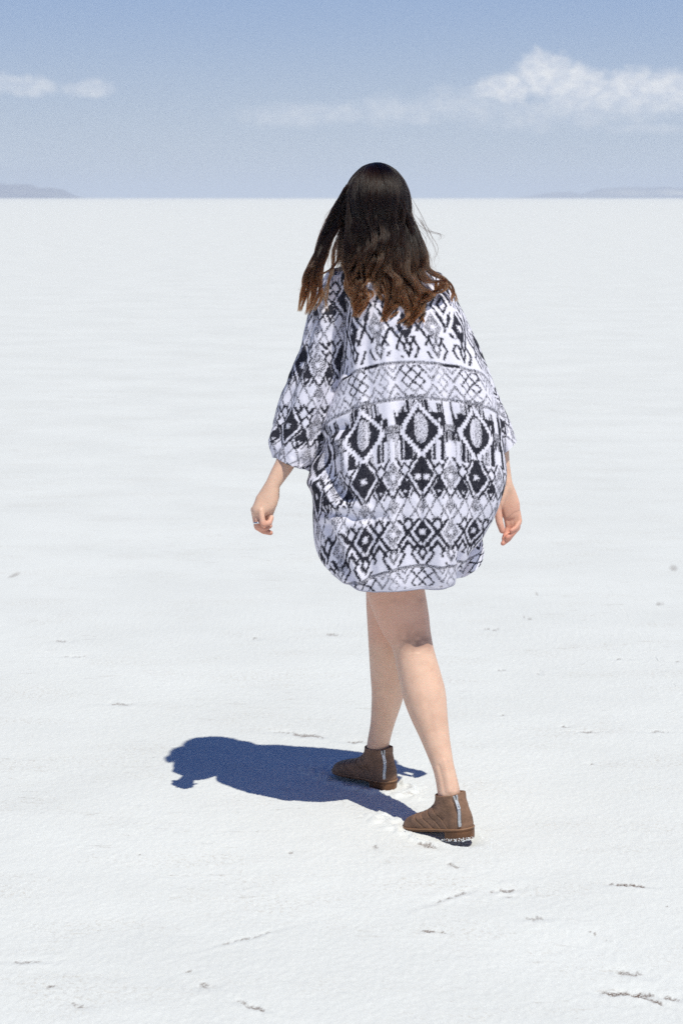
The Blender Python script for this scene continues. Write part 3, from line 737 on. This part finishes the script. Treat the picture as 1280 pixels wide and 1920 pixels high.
# front panel of the hem swinging out at the right
NRf, NCf = 90, 60
uu, ww_ = np.meshgrid(np.linspace(0, 1, NCf), np.linspace(0, 1, NRf))
fl = np.zeros((NRf, NCf, 3))
top = catmull([P(856, 985, 3.575), P(884, 990, 3.585), P(902, 1000, 3.60)], NCf)
bot = catmull([P(846, 1086, 3.53), P(874, 1081, 3.54), P(894, 1064, 3.55), P(909, 1040, 3.59)], NCf)
fl = top[None] * (1 - ww_[..., None]) + bot[None] * ww_[..., None]
fl[..., 1] += .006 * np.sin(uu * 9) * ww_ - .012 * np.sin(ww_ * 3)
fl[..., 0] += .004 * np.sin(uu * 9 + 1) * ww_
add_patch(fl, False, ink_color(ikat((uu * 62 + 60).ravel(), (1000 + ww_ * 98).ravel()), 4))
tunic = make_mesh('tunic', np.concatenate(TV), np.concatenate(TF), m_cloth, person, attrs={'print': ('FLOAT_COLOR', np.concatenate(TC))})
tunic['label'] = 'loose black and white ikat print tunic with wide sleeves'

# ------------------------------------------------------------------ hair
m_hair = bpy.data.materials.new('hair'); m_hair.use_nodes = True
t = NT(m_hair.node_tree); t.n.clear()
hi = t.new('ShaderNodeHairInfo'); out = t.new('ShaderNodeOutputMaterial')
hb = t.new('ShaderNodeBsdfHairPrincipled'); hb.parametrization = 'COLOR'
tipf = attr(t, 'tip').outputs['Fac']; rnd = attr(t, 'rnd').outputs['Fac']
c = t.mix(t.ramp(tipf, .45, 1.0), (.0042, .0017, .0010, 1), (.105, .035, .012, 1))
c = t.mix(t.math('MULTIPLY', rnd, .62, clamp=True), c, t.mix(t.ramp(tipf, .35, .95), (.018, .0078, .0046, 1), (.21, .084, .033, 1)))
hb.inputs['IOR'].default_value = 1.36; t.l.new(c, hb.inputs['Color']); hb.inputs['Roughness'].default_value = .26; hb.inputs['Radial Roughness'].default_value = .32
t.l.new(hb.outputs[0], out.inputs[0])
m_scalp, t, b = mat('scalp_hair', (.012, .007, .005), .55)
gp = t.new('ShaderNodeTexCoord').outputs['Object']
bump(t, b, t.noise(t.scaled(gp, (1, 1, .12)), 500, 3, .6), .5, .002)
cap = ellip(HC + np.array([0, -.004, .008]), HR * np.array([1.03, 1.03, 1.02]), 48, 32)
cv = cap[0].copy()
frontm = ((cv - HC) @ FD > .045) & (cv[:, 2] < HC[2] + .055)
cv[frontm] = HC + (cv[frontm] - HC) * .86
hair = make_mesh('hair', cv, cap[1], m_scalp, person)
hair['label'] = 'long wavy dark brown hair with lighter tips'
ER = HR * 1.045; EC = HC + np.array([0, -.004, .008])
def Q(px, py, d): return PW(px, py, EC[1] + d)
LOCKS = []   # ctrl points (px, py, depth from head centre), spread px along, strands, wave amp px, tip share
def lock(pts, spread, n, wave=3.0, flat=.45, tip0=.62, clump=.8):
    spread = [spread[0] * .35] + list(spread[1:])
    LOCKS.append((pts, spread, n, wave, flat, tip0, clump))
# left blown bundle
lock([(652, 345, -.03), (634, 392, -.03), (617, 430, -.03), (604, 462, -.04), (591, 492, -.05), (577, 520, -.06), (571, 550, -.065), (563, 584, -.065)], [10, 12, 12, 11, 10, 8, 6, 2], 330, 4, .6, .45, .9)
lock([(650, 350, -.03), (627, 400, -.03), (609, 445, -.03), (599, 480, -.05), (587, 512, -.06), (585, 545, -.07), (575, 590, -.07)], [9, 11, 11, 11, 9, 7, 2], 300, 4, .6, .45, .9)
lock([(648, 350, -.02), (625, 405, -.02), (606, 450, -.03), (593, 488, -.05), (583, 505, -.06), (575, 535, -.06), (570, 560, -.06)], [9, 11, 11, 10, 8, 6, 2], 260, 5, .6, .45, .9)
lock([(652, 360, -.04), (633, 420, -.04), (615, 455, -.05), (605, 490, -.06), (599, 520, -.07), (599, 552, -.075), (590, 582, -.075)], [8, 9, 9, 8, 7, 6, 2], 170, 4, .6, .45, .9)
lock([(637, 440, -.04), (625, 470, -.05), (623, 500, -.06), (615, 530, -.075), (609, 560, -.08), (613, 585, -.08)], [4, 4, 4, 4, 3, 1], 40, 3, .6, .3, .9)
lock([(637, 470, -.05), (629, 495, -.06), (605, 513, -.06), (583, 524, -.06)], [3, 3, 3, 1], 26, 2, .6, .1, .9)
# lower locks over the tunic
lock([(655, 370, -0.055), (656, 460, -.09), (654, 500, -.09), (660, 535, -.105), (670, 565, -.115), (665, 596, -.12)], [12, 14, 15, 14, 9, 2], 460, 6.8, .5, .35, .92)
lock([(662, 380, -0.055), (668, 470, -.09), (664, 505, -.095), (672, 535, -.11), (680, 560, -.12), (668, 588, -.125)], [11, 13, 14, 11, 8, 2], 330, 8.1, .5, .35, .92)
lock([(672, 400, -0.055), (678, 480, -.09), (684, 505, -.095), (676, 530, -.11), (688, 552, -.12), (682, 570, -.125)], [10, 10, 9, 7, 5, 2], 150, 8.1, .5, .35, .92)
lock([(702, 400, -0.065), (704, 480, -.10), (700, 512, -.10), (716, 540, -.115), (728, 570, -.125), (720, 604, -.13)], [14, 15, 15, 13, 10, 2], 520, 6.8, .5, .45, .92)
lock([(722, 400, -0.065), (718, 480, -.105), (722, 515, -.11), (736, 545, -.12), (738, 575, -.128), (728, 596, -.13)], [14, 15, 14, 12, 9, 2], 420, 8.1, .5, .45, .92)
lock([(738, 400, -0.065), (744, 485, -.105), (738, 520, -.115), (752, 550, -.125), (770, 580, -.13), (764, 612, -.132)], [14, 16, 15, 13, 10, 2], 560, 8.1, .5, .42, .92)
lock([(752, 405, -0.060), (756, 490, -.10), (752, 525, -.11), (770, 555, -.125), (784, 580, -.13), (776, 604, -.13)], [14, 15, 14, 12, 9, 3], 460, 8.1, .5, .42, .92)
lock([(758, 400, -0.050), (774, 485, -.095), (768, 515, -.105), (786, 540, -.12), (806, 552, -.125), (788, 566, -.125), (776, 556, -.12)], [13, 14, 13, 11, 8, 6, 2], 420, 8.1, .5, .45, .92)
lock([(762, 390, -0.035), (786, 475, -.085), (784, 505, -.095), (800, 528, -.11), (826, 528, -.115), (822, 546, -.115), (800, 550, -.11)], [12, 13, 12, 10, 7, 5, 2], 340, 8.1, .5, .5, .92)
lock([(764, 385, -0.015), (793, 470, -.06), (798, 500, -.08), (815, 515, -.09), (836, 526, -.09), (848, 548, -.085), (852, 566, -.08)], [8, 9, 9, 7, 5, 3, 1], 170, 5.4, .5, .35, .92)
lock([(735, 430, -0.065), (728, 500, -.115), (742, 525, -.125), (748, 555, -.135), (758, 585, -.14), (752, 606, -.14)], [8, 8, 8, 7, 5, 2], 160, 9.5, .5, .3, .92)
lock([(772, 430, -0.065), (762, 505, -.115), (776, 530, -.125), (790, 556, -.13), (782, 590, -.135), (788, 604, -.135)], [8, 8, 8, 7, 5, 2], 150, 9.5, .5, .3, .92)
# loose waves lying over the sheet
ra = np.random.default_rng(19)
for k, bx0 in enumerate(np.r_[np.linspace(652, 796, 15), np.linspace(660, 790, 9) + 3]):
    y0 = 372 + 45 * ra.random() if k < 15 else 420 + 30 * ra.random()
    y1 = 500 + 62 * ra.random(); amp = 6 + 5 * ra.random(); p0 = ra.random() * 6.28; lam = 74 + 24 * ra.random()
    pts = []; ys = np.linspace(y0, y1, 9)
    for y in ys:
        f_ = (y - y0) / (y1 - y0); xb_ = 707 + (bx0 - 707) * (.74 + .26 * f_) + (0 if bx0 < 700 else 5 * f_)
        dx_ = (xb_ - 707) / 78
        dd = -.098 - .030 * f_ + .075 * dx_ ** 2
        pts.append((xb_ + amp * f_ ** .6 * math.sin(p0 + (y - y0) / lam * 6.28), y, dd + .013 * f_ * math.cos(p0 + (y - y0) / lam * 6.28)))
    lock(pts, [3, 5, 6.5, 7.5, 8, 8, 7, 5, 1.5], 130, 2.0, .8, .4, .75)
ACC = len(LOCKS)
# fly-away wisps
for pts in ([(770, 370, 0), (796, 420, 0), (812, 452, -.02), (818, 480, -.03), (812, 505, -.03)], [(776, 400, 0), (800, 430, 0), (822, 440, -.02), (828, 452, -.02)],
            [(636, 370, -.02), (612, 410, -.02), (602, 445, -.02)], [(630, 400, 0), (606, 430, 0), (600, 470, -.02), (596, 500, -.02)],
            [(600, 500, -.05), (575, 530, -.06), (556, 545, -.06)], [(785, 440, -.02), (802, 478, -.03), (806, 500, -.04), (822, 520, -.05)], [(652, 440, -.06), (640, 470, -.06), (634, 500, -.06), (646, 512, -.06)]):
    lock(pts, [5.0] * len(pts), 5, 5, .8, .4, .1)
for k in range(22):
    sd_ = -1 if k % 3 == 0 else 1; y0 = 325 + 130 * ra.random()
    ex = (62 if sd_ > 0 else 66) * math.sqrt(max(.05, 1 - ((400 - y0) / 96) ** 2)) if y0 < 400 else 66 + (y0 - 400) * .22
    x0_ = 706 + sd_ * ex * .96; dx_ = sd_ * (8 + 26 * ra.random() ** 2); L_ = 45 + 70 * ra.random(); c_ = 6 * (ra.random() - .5)
    lock([(x0_ - sd_ * 8, y0 - 16, -.02), (x0_, y0, -.02), (x0_ + dx_ * .5 + c_, y0 + L_ * .35, -.03), (x0_ + dx_ * .9, y0 + L_ * .7, -.04), (x0_ + dx_ * .8 - c_, y0 + L_, -.045)], [3, 3, 3, 4, 4], 3, 3, .8, .4, .1)
NP = 26; NLOW = 0
pos_l, rad_l, tip_l, rnd_l = [], [], [], []
for li, (pts, spread, nst, wave, flat, tip0, clump) in enumerate(LOCKS):
    g = catmull([Q(*p) for p in pts], NP); sp_ = catmull(np.array(spread, float)[:, None], NP)[:, 0]
    n = int(nst * 1.0)
    tt = np.linspace(0, 1, NP)[None, :]
    ang = RNG.random(n) * 2 * np.pi; rr_ = np.sqrt(RNG.random(n))
    # sub-clumps give strands their grouping
    nc_ = max(3, n // 36); ca_ = RNG.random(nc_) * 2 * np.pi; cr_ = np.sqrt(RNG.random(nc_)); idx = RNG.integers(0, nc_, n)
    cx_ = cr_ * np.cos(ca_); cy_ = cr_ * np.sin(ca_); ox = rr_ * np.cos(ang); oy = rr_ * np.sin(ang)
    kk = clump * tt ** .7
    ox = ox[:, None] * (1 - kk) + (cx_[idx][:, None] + .16 * ox[:, None]) * kk; oy = oy[:, None] * (1 - kk) + (cy_[idx][:, None] + .16 * oy[:, None]) * kk
    px_m = .00131
    L = sp_[None, :] * px_m
    dirx = np.array([1.0, 0, 0]); diry = np.array([0, 1.0, .1])
    ph = RNG.random(nc_)[idx] * 1.8 + li * 1.1; fq = 1.6 + .7 * RNG.random(nc_)[idx]
    wv = wave * px_m * (np.clip(tt * 1.3 - .1, 0, 1)) ** 1.1
    wx = wv * np.sin(2 * np.pi * (fq[:, None] * tt + ph[:, None])); wy = wv * np.cos(2 * np.pi * (fq[:, None] * tt + ph[:, None]))
    jit = (RNG.random((n, 1, 3)) - .5) * .0024 * np.sin(tt * np.pi)[..., None] + np.cumsum((RNG.random((n, NP, 3)) - .5) * .0006, 1)
    p = g[None] + (ox * L + wx)[..., None] * dirx + (oy * L * flat + wy * .8)[..., None] * diry + jit
    # stop short at different lengths
    cut = 1 - .16 * RNG.random(n) ** 2; beg = .22 * RNG.random(n)
    tn = beg[:, None] + tt * (cut - beg)[:, None]; fi = tn * (NP - 1); i0 = np.minimum(fi.astype(int), NP - 2); fr = (fi - i0)[..., None]
    ar = np.arange(n)[:, None]; p = p[ar, i0] * (1 - fr) + p[ar, i0 + 1] * fr
    # lie on the skull, layer upon layer
    lay = 1.0 + .06 * RNG.random(n)[:, None]
    rel = (p - EC) / ER; rn = np.linalg.norm(rel, axis=2)
    fix = rn < lay
    p = np.where(fix[..., None], EC + rel / (rn[..., None] + 1e-9) * lay[..., None] * ER, p)
    pos_l.append(p)
    base = (.00042 + .00022 * RNG.random(n)[:, None]) * (.55 if li >= ACC else 1)
    rad_l.append(base * (1 - .75 * tt ** 3))
    yy = proj(p)[1]
    tip_l.append(np.clip((yy - 330) / 270, 0, 1) ** 1.2 * (.75 + .5 * RNG.random(n)[:, None]))
    rnd_l.append(np.repeat((RNG.random(nc_)[idx] * .6 + .4 * RNG.random(n) + (.5 if ACC - 24 <= li < ACC else 0))[:, None], NP, 1))  # overlying waves lightened: sheen put into the strand colour
pos_a = np.concatenate(pos_l); N = len(pos_a)
# the sheet combed from the parting over the skull and down
def sheet(n, amin, amax, endpx, spread, seed):
    rg = np.random.default_rng(seed)
    nc_ = n // 120
    cl_a = np.linspace(amin, amax, nc_) + rg.normal(0, 1.0, nc_); cl_e = rg.random(nc_); cl_p = np.cumsum(rg.normal(0, .55, nc_)) + 1.0
    idx = rg.integers(0, nc_, n)
    tw = rg.random(n) * 6.28; tr_ = np.sqrt(rg.random(n)); hw = (amax - amin) / nc_ * 1.05
    al = np.radians(cl_a[idx] + hw * tr_ * np.cos(tw))
    back = -FD; side = np.array([1.0, 0, 0]) - FD * FD[0]; side /= np.linalg.norm(side)
    cl_l = rg.random(nc_)
    lay = 1.0 + .045 * cl_l[idx] + .034 * (1 + tr_ * np.sin(tw)) * .5 + .01 * rg.random(n)
    pt = rg.uniform(-.18, .62, n)                       # along the parting, back to front
    root = np.stack([-.05 + .03 * rg.normal(size=n), pt * .9, np.sqrt(np.clip(1 - pt ** 2, .3, 1))], 1)
    root /= np.linalg.norm(root, axis=1)[:, None]
    eq = np.cos(al)[:, None] * back + np.sin(al)[:, None] * side - np.array([0, 0, .10])
    n1 = 11; n2 = NP - n1
    P1 = []
    for q in np.linspace(0, 1, n1):
        d = root * math.cos(q * 1.571) + eq * math.sin(q * 1.571); d /= np.linalg.norm(d, axis=1)[:, None]
        P1.append(EC + d * ER * lay[:, None])
    p1 = np.stack(P1, 1)
    e = p1[:, -1]
    zend = PW(706, endpx, EC[1])[2] + spread * (cl_e[idx] - .5) + .02 * rg.normal(size=n)
    out = []
    for q in np.linspace(0, 1, n2 + 1)[1:]:
        z = e[:, 2] + (zend - e[:, 2]) * q
        w = .0120 * np.sin(q * 8.2 + cl_p[idx]) * q; w2 = .0125 * np.cos(q * 8.2 + cl_p[idx]) * q
        w = w + .0035 * tr_ * np.cos(tw + q * 5) * q; w2 = w2 + .006 * tr_ * np.sin(tw + q * 5) * q
        wid = 1 + (.10 + .07 * (e[:, 0] > EC[0])) * q + .04 * (cl_e[idx] - .5) * q
        out.append(np.stack([EC[0] + (e[:, 0] - EC[0]) * wid + w + .004 * q, EC[1] + (e[:, 1] - EC[1]) * (1 - .02 * q) + w2 - .004 * q, z], 1))
    p = np.concatenate([p1, np.stack(out, 1)], 1) + np.cumsum((rg.random((n, NP, 3)) - .5) * .0007, 1)
    pos_l.append(p); tt = np.linspace(0, 1, NP)[None, :]
    rad_l.append((.00040 + .00022 * rg.random(n)[:, None]) * (1 - .75 * tt ** 4))
    yy = proj(p)[1]
    tip_l.append(np.clip((yy - 330) / 270, 0, 1) ** 1.2 * (.75 + .5 * rg.random(n)[:, None]))
    rnd_l.append(np.repeat((rg.random(nc_)[idx] * .6 + .4 * rg.random(n))[:, None], NP, 1))
sheet(9000, -95, 95, 508, .055, 1)
sheet(1500, 88, 128, 492, .04, 2)
sheet(1100, -122, -88, 470, .05, 3)
pos_a = np.concatenate(pos_l); N = len(pos_a)
hc = bpy.data.hair_curves.new('hair_strands'); hc.add_curves([NP] * N)
hc.attributes['position'].data.foreach_set('vector', pos_a.astype(np.float32).ravel())
for nm, arr in (('radius', rad_l), ('tip', tip_l), ('rnd', rnd_l)):
    a = hc.attributes.get(nm) or hc.attributes.new(nm, 'FLOAT', 'POINT')
    a.data.foreach_set('value', np.concatenate(arr).astype(np.float32).ravel())
hc.materials.append(m_hair)
ho = bpy.data.objects.new('hair_strands', hc); C.objects.link(ho); ho.parent = hair

# ------------------------------------------------------------------ boots
def leather(name, col, rough):
    m, t, b = mat(name, col, rough)
    gp = t.new('ShaderNodeTexCoord').outputs['Object']
    edge = attr(t, 'edge').outputs['Fac']
    n1_ = t.noise(gp, 30, 5, .65); n2_ = t.noise(gp, 240, 4, .7)
    c = t.mix(t.ramp(n1_, .3, .7), tuple(x * .72 for x in col) + (1,), tuple(x * 1.22 for x in col) + (1,))
    c = t.mix(t.math('MULTIPLY', t.ramp(n2_, .55, .75), .35), c, tuple(x * 1.7 for x in col) + (1,))
    c = t.mix(edge, c, (.42, .24, .14, 1))
    t.l.new(c, b.inputs['Base Color']); b.inputs['Specular IOR Level'].default_value = .3
    bump(t, b, t.math('ADD', n2_, n1_), .4, .0008)
    return m
m_upper = leather('suede_leather', (.235, .132, .084), .72)
m_strap = leather('strap_leather', (.215, .122, .079), .62)
m_sole = leather('sole_leather', (.15, .068, .032), .5)
m_tape = leather('zip_tape', (.05, .035, .03), .8)
m_zip, t, b = mat('zip_metal', (.80, .80, .80), .42, Metallic=.6)

xf_t = [(0, .236), (.012, .243), (.024, .243), (.034, .238), (.043, .228), (.050, .213), (.056, .192), (.062, .170), (.070, .149), (.080, .131), (.092, .118), (.105, .110), (.118, .107), (.130, .106)]
xb_t = [(0, .004), (.015, 0), (.03, -.003), (.05, -.002), (.08, .006), (.105, .012), (.13, .013)]
W_t = [(0, .040), (.015, .0425), (.03, .0425), (.045, .041), (.06, .0385), (.08, .0365), (.1, .036), (.13, .0375)]
SH = [(0, 0), (.01, .27), (.04, .52), (.1, .72), (.2, .80), (.32, .78), (.45, .80), (.6, .94), (.72, 1.0), (.82, .95), (.9, .80), (.96, .54), (.99, .28), (1, 0)]
def boot_xy(phi, z, grow=0.0):
    """phi 0 = heel, pi = toe; positive side = person's left"""
    s = (1 - np.cos(phi)) / 2
    xb, xf, W = lin(xb_t, z), lin(xf_t, z), lin(W_t, z)
    lowf = 1 - sstep(.045, .085, z)
    el = np.sqrt(np.clip(1 - (2 * s - 1) ** 2, 0, 1))
    w = W * (lin(SH, s) * lowf + el * (1 - lowf))
    x = xb + s * (xf - xb); y = np.sign(np.sin(phi)) * w
    if grow:
        x = x + grow * -np.cos(phi); y = y + grow * np.sin(phi)
    return x, y
def boot_pt(phi, z, grow=0.0):
    x, y = boot_xy(phi, z, grow); return np.stack([x, y, z + 0 * x], -1)
def boot_n(phi, z):
    e = 1e-3
    a = boot_pt(phi + e, z) - boot_pt(phi - e, z); b2 = boot_pt(phi, z + e) - boot_pt(phi, z - e)
    n = np.cross(a, b2); n /= np.linalg.norm(n, axis=-1)[..., None] + 1e-12
    c = boot_pt(phi, z) - np.stack([.08 + 0 * z, 0 * z, .03 + 0 * z], -1)
    sg = np.sign((n * c).sum(-1)); return n * sg[..., None]
Z0, Z1 = .018, .122
def make_boot(name, label, heel, yaw, pitch, roll, zlift, zside):
    root = bpy.data.objects.new(name, None); C.objects.link(root); root.parent = person
    root.empty_display_size = .05
    root.scale = (.875, .97, .82); root.rotation_euler = (roll, pitch, yaw); root.location = (heel[0], heel[1], zlift)
    root['label'] = label
    # upper
    nz, ns = 64, 120
    zz = Z0 + (Z1 - Z0) * np.linspace(0, 1, nz) ** .9
    ph = np.linspace(0, 2 * np.pi, ns, endpoint=False)
    v = np.array([boot_pt(ph, np.full(ns, z)) for z in zz])
    v[..., 2] += (.006 * np.exp(-((ph - 0) / .7) ** 2) + .006 * np.exp(-((ph - 2 * np.pi) / .7) ** 2))[None] * sstep(.09, Z1, zz)[:, None]
    wr = .0011 * fbm(v[..., 0] * 60, v[..., 2] * 80, 4, 3)
    n = np.array([boot_n(ph, np.full(ns, z)) for z in zz]); v = v + n * wr[..., None]
    top = v[-1]; c0 = top.mean(0)
    inn = [c0 + (top - c0) * q + np.array([0, 0, dz]) for q, dz in ((.97, .0012), (.93, .0005), (.92, -.012), (.9, -.035))]
    allv = np.concatenate([v, np.array(inn)])
    ed = np.zeros(allv.shape[:2]); ed[nz - 1:nz + 1] = .18
    make_mesh('upper', allv.reshape(-1, 3), grid_faces(len(allv), ns, True), m_upper, root, attrs={'edge': ('FLOAT', ed)})
    # sole: welt, outsole
    bg = Bag(); ns2 = 90; ph2 = np.linspace(0, 2 * np.pi, ns2, endpoint=False)
    prof = [(.0215, -.003), (.0205, .0035), (.0178, .0046), (.0160, .0040), (.0152, .0024), (.0140, .0028), (.0115, .0024), (.0105, .0005)]
    v = np.array([np.concatenate([boot_pt(ph2, np.full(ns2, .018), g)[:, :2], np.full((ns2, 1), z)], 1) for z, g in prof])
    ctr = v[-1].mean(0); fs = [tuple(q) for q in grid_faces(len(prof), ns2, True)]
    k = len(prof) * ns2; fs += [(k, (len(prof) - 1) * ns2 + i, (len(prof) - 1) * ns2 + (i + 1) % ns2) for i in range(ns2)]
    k2 = k + 1; fs += [(k2, (i + 1) % ns2, i) for i in range(ns2)]
    vv_ = np.vstack([v.reshape(-1, 3), ctr, v[0].mean(0)])
    ed = np.zeros(len(vv_)); ed[ns2:3 * ns2] = .45
    make_mesh('sole', vv_, fs, m_sole, root, attrs={'edge': ('FLOAT', ed)})
    # stacked heel
    ph3 = np.linspace(-1.12, 1.12, 40)
    out_ = np.array([boot_pt(ph3, np.full(40, .018), g)[:, :2] for g in (.0025, .002, .0008, -.0008)])
    zs = (.0105, .004, -.006, -.016)
    v = np.concatenate([np.concatenate([o_, np.full((40, 1), z)], 1) for o_, z in zip(out_, zs)])
    fs = [tuple(q) for q in grid_faces(4, 40, True)] + [tuple(range(120, 160)), tuple(range(39, -1, -1))]
    make_mesh('heel', v, fs, m_sole, root, smooth=False, attrs={'edge': ('FLOAT', np.zeros(160))})
    # straps crossing the instep
    for x0, x1, wd in ((.066, .123, .025), (.093, .143, .025), (.122, .166, .024), (.150, .190, .024)):
        zr = np.interp(-x1, [-q[1] for q in xf_t[2:]], [q[0] for q in xf_t[2:]])
        na, nw = 90, 9
        a = np.linspace(-1, 1, na)[:, None]; w_ = np.linspace(-.5, .5, nw)[None]
        hgt = 1 - np.abs(a) ** 1.25
        z = .0215 + (zr - .0225 + .012 * w_ * -1) * hgt + 0 * w_
        x = x0 + (x1 - x0) * hgt ** 1.15 + w_ * wd * (1 - .30 * hgt)
        s = (x - lin(xb_t, z)) / (lin(xf_t, z) - lin(xb_t, z)); s = np.clip(s, .02, .9995)
        s = np.where(np.abs(a) < .04, np.maximum(s, .9985), s)
        phi = np.arccos(1 - 2 * s); phi = np.where(a < 0, -phi, phi); phi = np.mod(phi, 2 * np.pi)
        pts = boot_pt(phi, z); nn_ = boot_n(phi, z)
        pts[..., 0] = np.where(True, pts[..., 0], 0)
        # smooth along the strap so that it bridges the ridge
        for _ in range(4):
            pts[1:-1] = (pts[:-2] + 2 * pts[1:-1] + pts[2:]) / 4; nn_[1:-1] = (nn_[:-2] + 2 * nn_[1:-1] + nn_[2:]) / 4
        nn_ /= np.linalg.norm(nn_, axis=2)[..., None] + 1e-9
        prof_ = np.array([.0004, .0011, .0012, .0012, .0012, .0012, .0011, .0009, -.0005])
        up_ = pts + nn_ * (prof_[None, :, None] + .0006)
        ed = np.zeros((na, nw)); ed[:, 0] = .7; ed[:, 1] = .12
        ed *= np.clip(.55 + fbm(a * 9 + x0 * 90 + 0 * w_, 0 * a + 0 * w_, 3, 2), 0, 1)
        make_mesh('strap', up_.reshape(-1, 3), grid_faces(na, nw), m_strap, root, attrs={'edge': ('FLOAT', ed)})
    # zip down the back
    zn = np.linspace(.030, Z1 + .002, 40)
    phz = zside * np.interp(zn, [.03, .122], [.52, .62])
    ctrl = boot_pt(np.mod(phz, 2 * np.pi), zn); nz_ = boot_n(np.mod(phz, 2 * np.pi), zn)
    dirz = np.gradient(ctrl, axis=0); dirz /= np.linalg.norm(dirz, axis=1)[:, None]
    sd = np.cross(dirz, nz_)
    half = .0050
    tape = np.stack([ctrl + sd * half * q + nz_ * o_ for q, o_ in ((-1, -.001), (-.9, .0012), (0, .0016), (.9, .0012), (1, -.001))], 1)
    zp = make_mesh('zipper', tape.reshape(-1, 3), grid_faces(40, 5), m_tape, root, attrs={'edge': ('FLOAT', np.zeros(200))})
    bg = Bag()
    for i in np.linspace(0, 38.4, 34):
        i0 = int(i); fr = i - i0; i1 = min(i0 + 1, 39)
        c1 = ctrl[i0] * (1 - fr) + ctrl[i1] * fr
        opn = .0022 * sstep(30, 37, i)
        for sg in (-1, 1):
            bg.box(c1 + nz_[i0] * .0026 + sd[i0] * sg * (.0018 + opn) + dirz[i0] * (.0006 * sg), sd[i0] * .0024, dirz[i0] * .00085, nz_[i0] * .0014)
    make_mesh('teeth', bg.verts(), bg.f, m_zip, zp, smooth=False)
    bg = Bag(); j = 30
    c1 = ctrl[j] + nz_[j] * .0048; u1, s1, n1 = dirz[j], sd[j], nz_[j]
    bg.box(c1, s1 * .0042, u1 * .0048, n1 * .0016)
    c2 = c1 - u1 * .013 + n1 * .0012
    bg.box(c2 + s1 * .0030, s1 * .0012, u1 * .008, n1 * .0008); bg.box(c2 - s1 * .0030, s1 * .0012, u1 * .008, n1 * .0008)
    bg.box(c2 - u1 * .0070, s1 * .0042, u1 * .0016, n1 * .0009); bg.box(c2 + u1 * .0070, s1 * .0042, u1 * .0016, n1 * .0009); bg.box(c2 + u1 * .002, s1 * .0042, u1 * .0012, n1 * .0009)
    make_mesh('zipper_pull', bg.verts(), bg.f, m_zip, zp, smooth=False)
    return root
make_boot('boot', 'sunlit brown boot, heel lifted off the salt', BOOT_R['heel'], BOOT_R['yaw'], rad(10), 0, .021, 1)
make_boot('boot', 'boot in the shadow of the tunic', BOOT_L['heel'], BOOT_L['yaw'], rad(1.5), 0, .012, 1)

# ------------------------------------------------------------------ loose salt around the boots
m_grain, t, b = mat('salt_grain', (.84, .85, .86), .7)
bg = Bag()
ico = np.array([(0, 0, 1), (.89, 0, .45), (.28, .85, .45), (-.72, .53, .45), (-.72, -.53, .45), (.28, -.85, .45), (.72, .53, -.45), (-.28, .85, -.45), (-.89, 0, -.45), (-.28, -.85, -.45), (.72, -.53, -.45), (0, 0, -1)])
icf = [(0, 1, 2), (0, 2, 3), (0, 3, 4), (0, 4, 5), (0, 5, 1), (1, 6, 2), (2, 7, 3), (3, 8, 4), (4, 9, 5), (5, 10, 1), (2, 6, 7), (3, 7, 8), (4, 8, 9), (5, 9, 10), (1, 10, 6), (6, 11, 7), (7, 11, 8), (8, 11, 9), (9, 11, 10), (10, 11, 6)]
def grains(n, sampler, smin, smax):
    for _ in range(n):
        c0 = sampler(); s = RNG.uniform(smin, smax)
        v = ico * (1 + .35 * (RNG.random((12, 1)) - .5)) * s * RNG.uniform(.7, 1.2, 3)
        bg.add(v + c0, icf)
for bt, lift in ((BOOT_R, 1), (BOOT_L, 0)):
    d = np.array([math.cos(bt['yaw']), math.sin(bt['yaw'])]); nrm = np.array([-d[1], d[0]])
    def smp():
        a = RNG.random() * 2 * np.pi; r = RNG.normal(1.16, .10)
        q = bt['heel'][:2] + d * (.11 + .15 * r * math.cos(a)) + nrm * (.058 * r * math.sin(a))
        z, _s = ground_height(np.array([q[0]]), np.array([q[1]]))
        return np.array([q[0], q[1], z[0] + .001])
    grains(240, smp, .0007, .0019)
ph_ = 1.0
for _ in range(90):
    p0 = boot_pt(np.array([RNG.uniform(.0, 1.25)]), np.array([.018]), .003)[0]
    zz_ = RNG.uniform(-.018, -.008)
    ca, sa = math.cos(rad(10)), math.sin(rad(10))
    x_, y_, z_ = p0[0] * .875, p0[1] * .97, zz_ * .82
    xr, zr = x_ * ca + z_ * sa, -x_ * sa + z_ * ca
    yw = BOOT_R['yaw']; w_ = np.array([BOOT_R['heel'][0] + xr * math.cos(yw) - y_ * math.sin(yw), BOOT_R['heel'][1] + xr * math.sin(yw) + y_ * math.cos(yw), .021 + zr])
    grains(1, lambda: w_, .0007, .0017)
sg_ = make_mesh('loose_salt', bg.verts(), np.array(bg.f), m_grain, smooth=False)
tag(sg_, 'loose white salt crumbs kicked up around the boots', 'salt', 'stuff')

# ------------------------------------------------------------------ haze
HAZE = 1.25e-4
if HAZE:
    hv = [(x, y, z) for x in (-30000, 30000) for y in (-3000, 30000) for z in (-3.0, 160.0)]
    hf = [(0, 1, 3, 2), (4, 6, 7, 5), (0, 4, 5, 1), (2, 3, 7, 6), (0, 2, 6, 4), (1, 5, 7, 3)]
    m_h = bpy.data.materials.new('haze'); m_h.use_nodes = True
    t = NT(m_h.node_tree); t.n.clear(); out = t.new('ShaderNodeOutputMaterial'); pv = t.new('ShaderNodeVolumePrincipled')
    pv.inputs['Color'].default_value = (.775, .837, .935, 1); pv.inputs['Density'].default_value = HAZE; pv.inputs['Anisotropy'].default_value = .2
    t.l.new(pv.outputs[0], out.inputs['Volume'])
    hz_o = make_mesh('haze', hv, hf, m_h, smooth=False); tag(hz_o, 'thin blue air over the salt flat', kind='stuff')
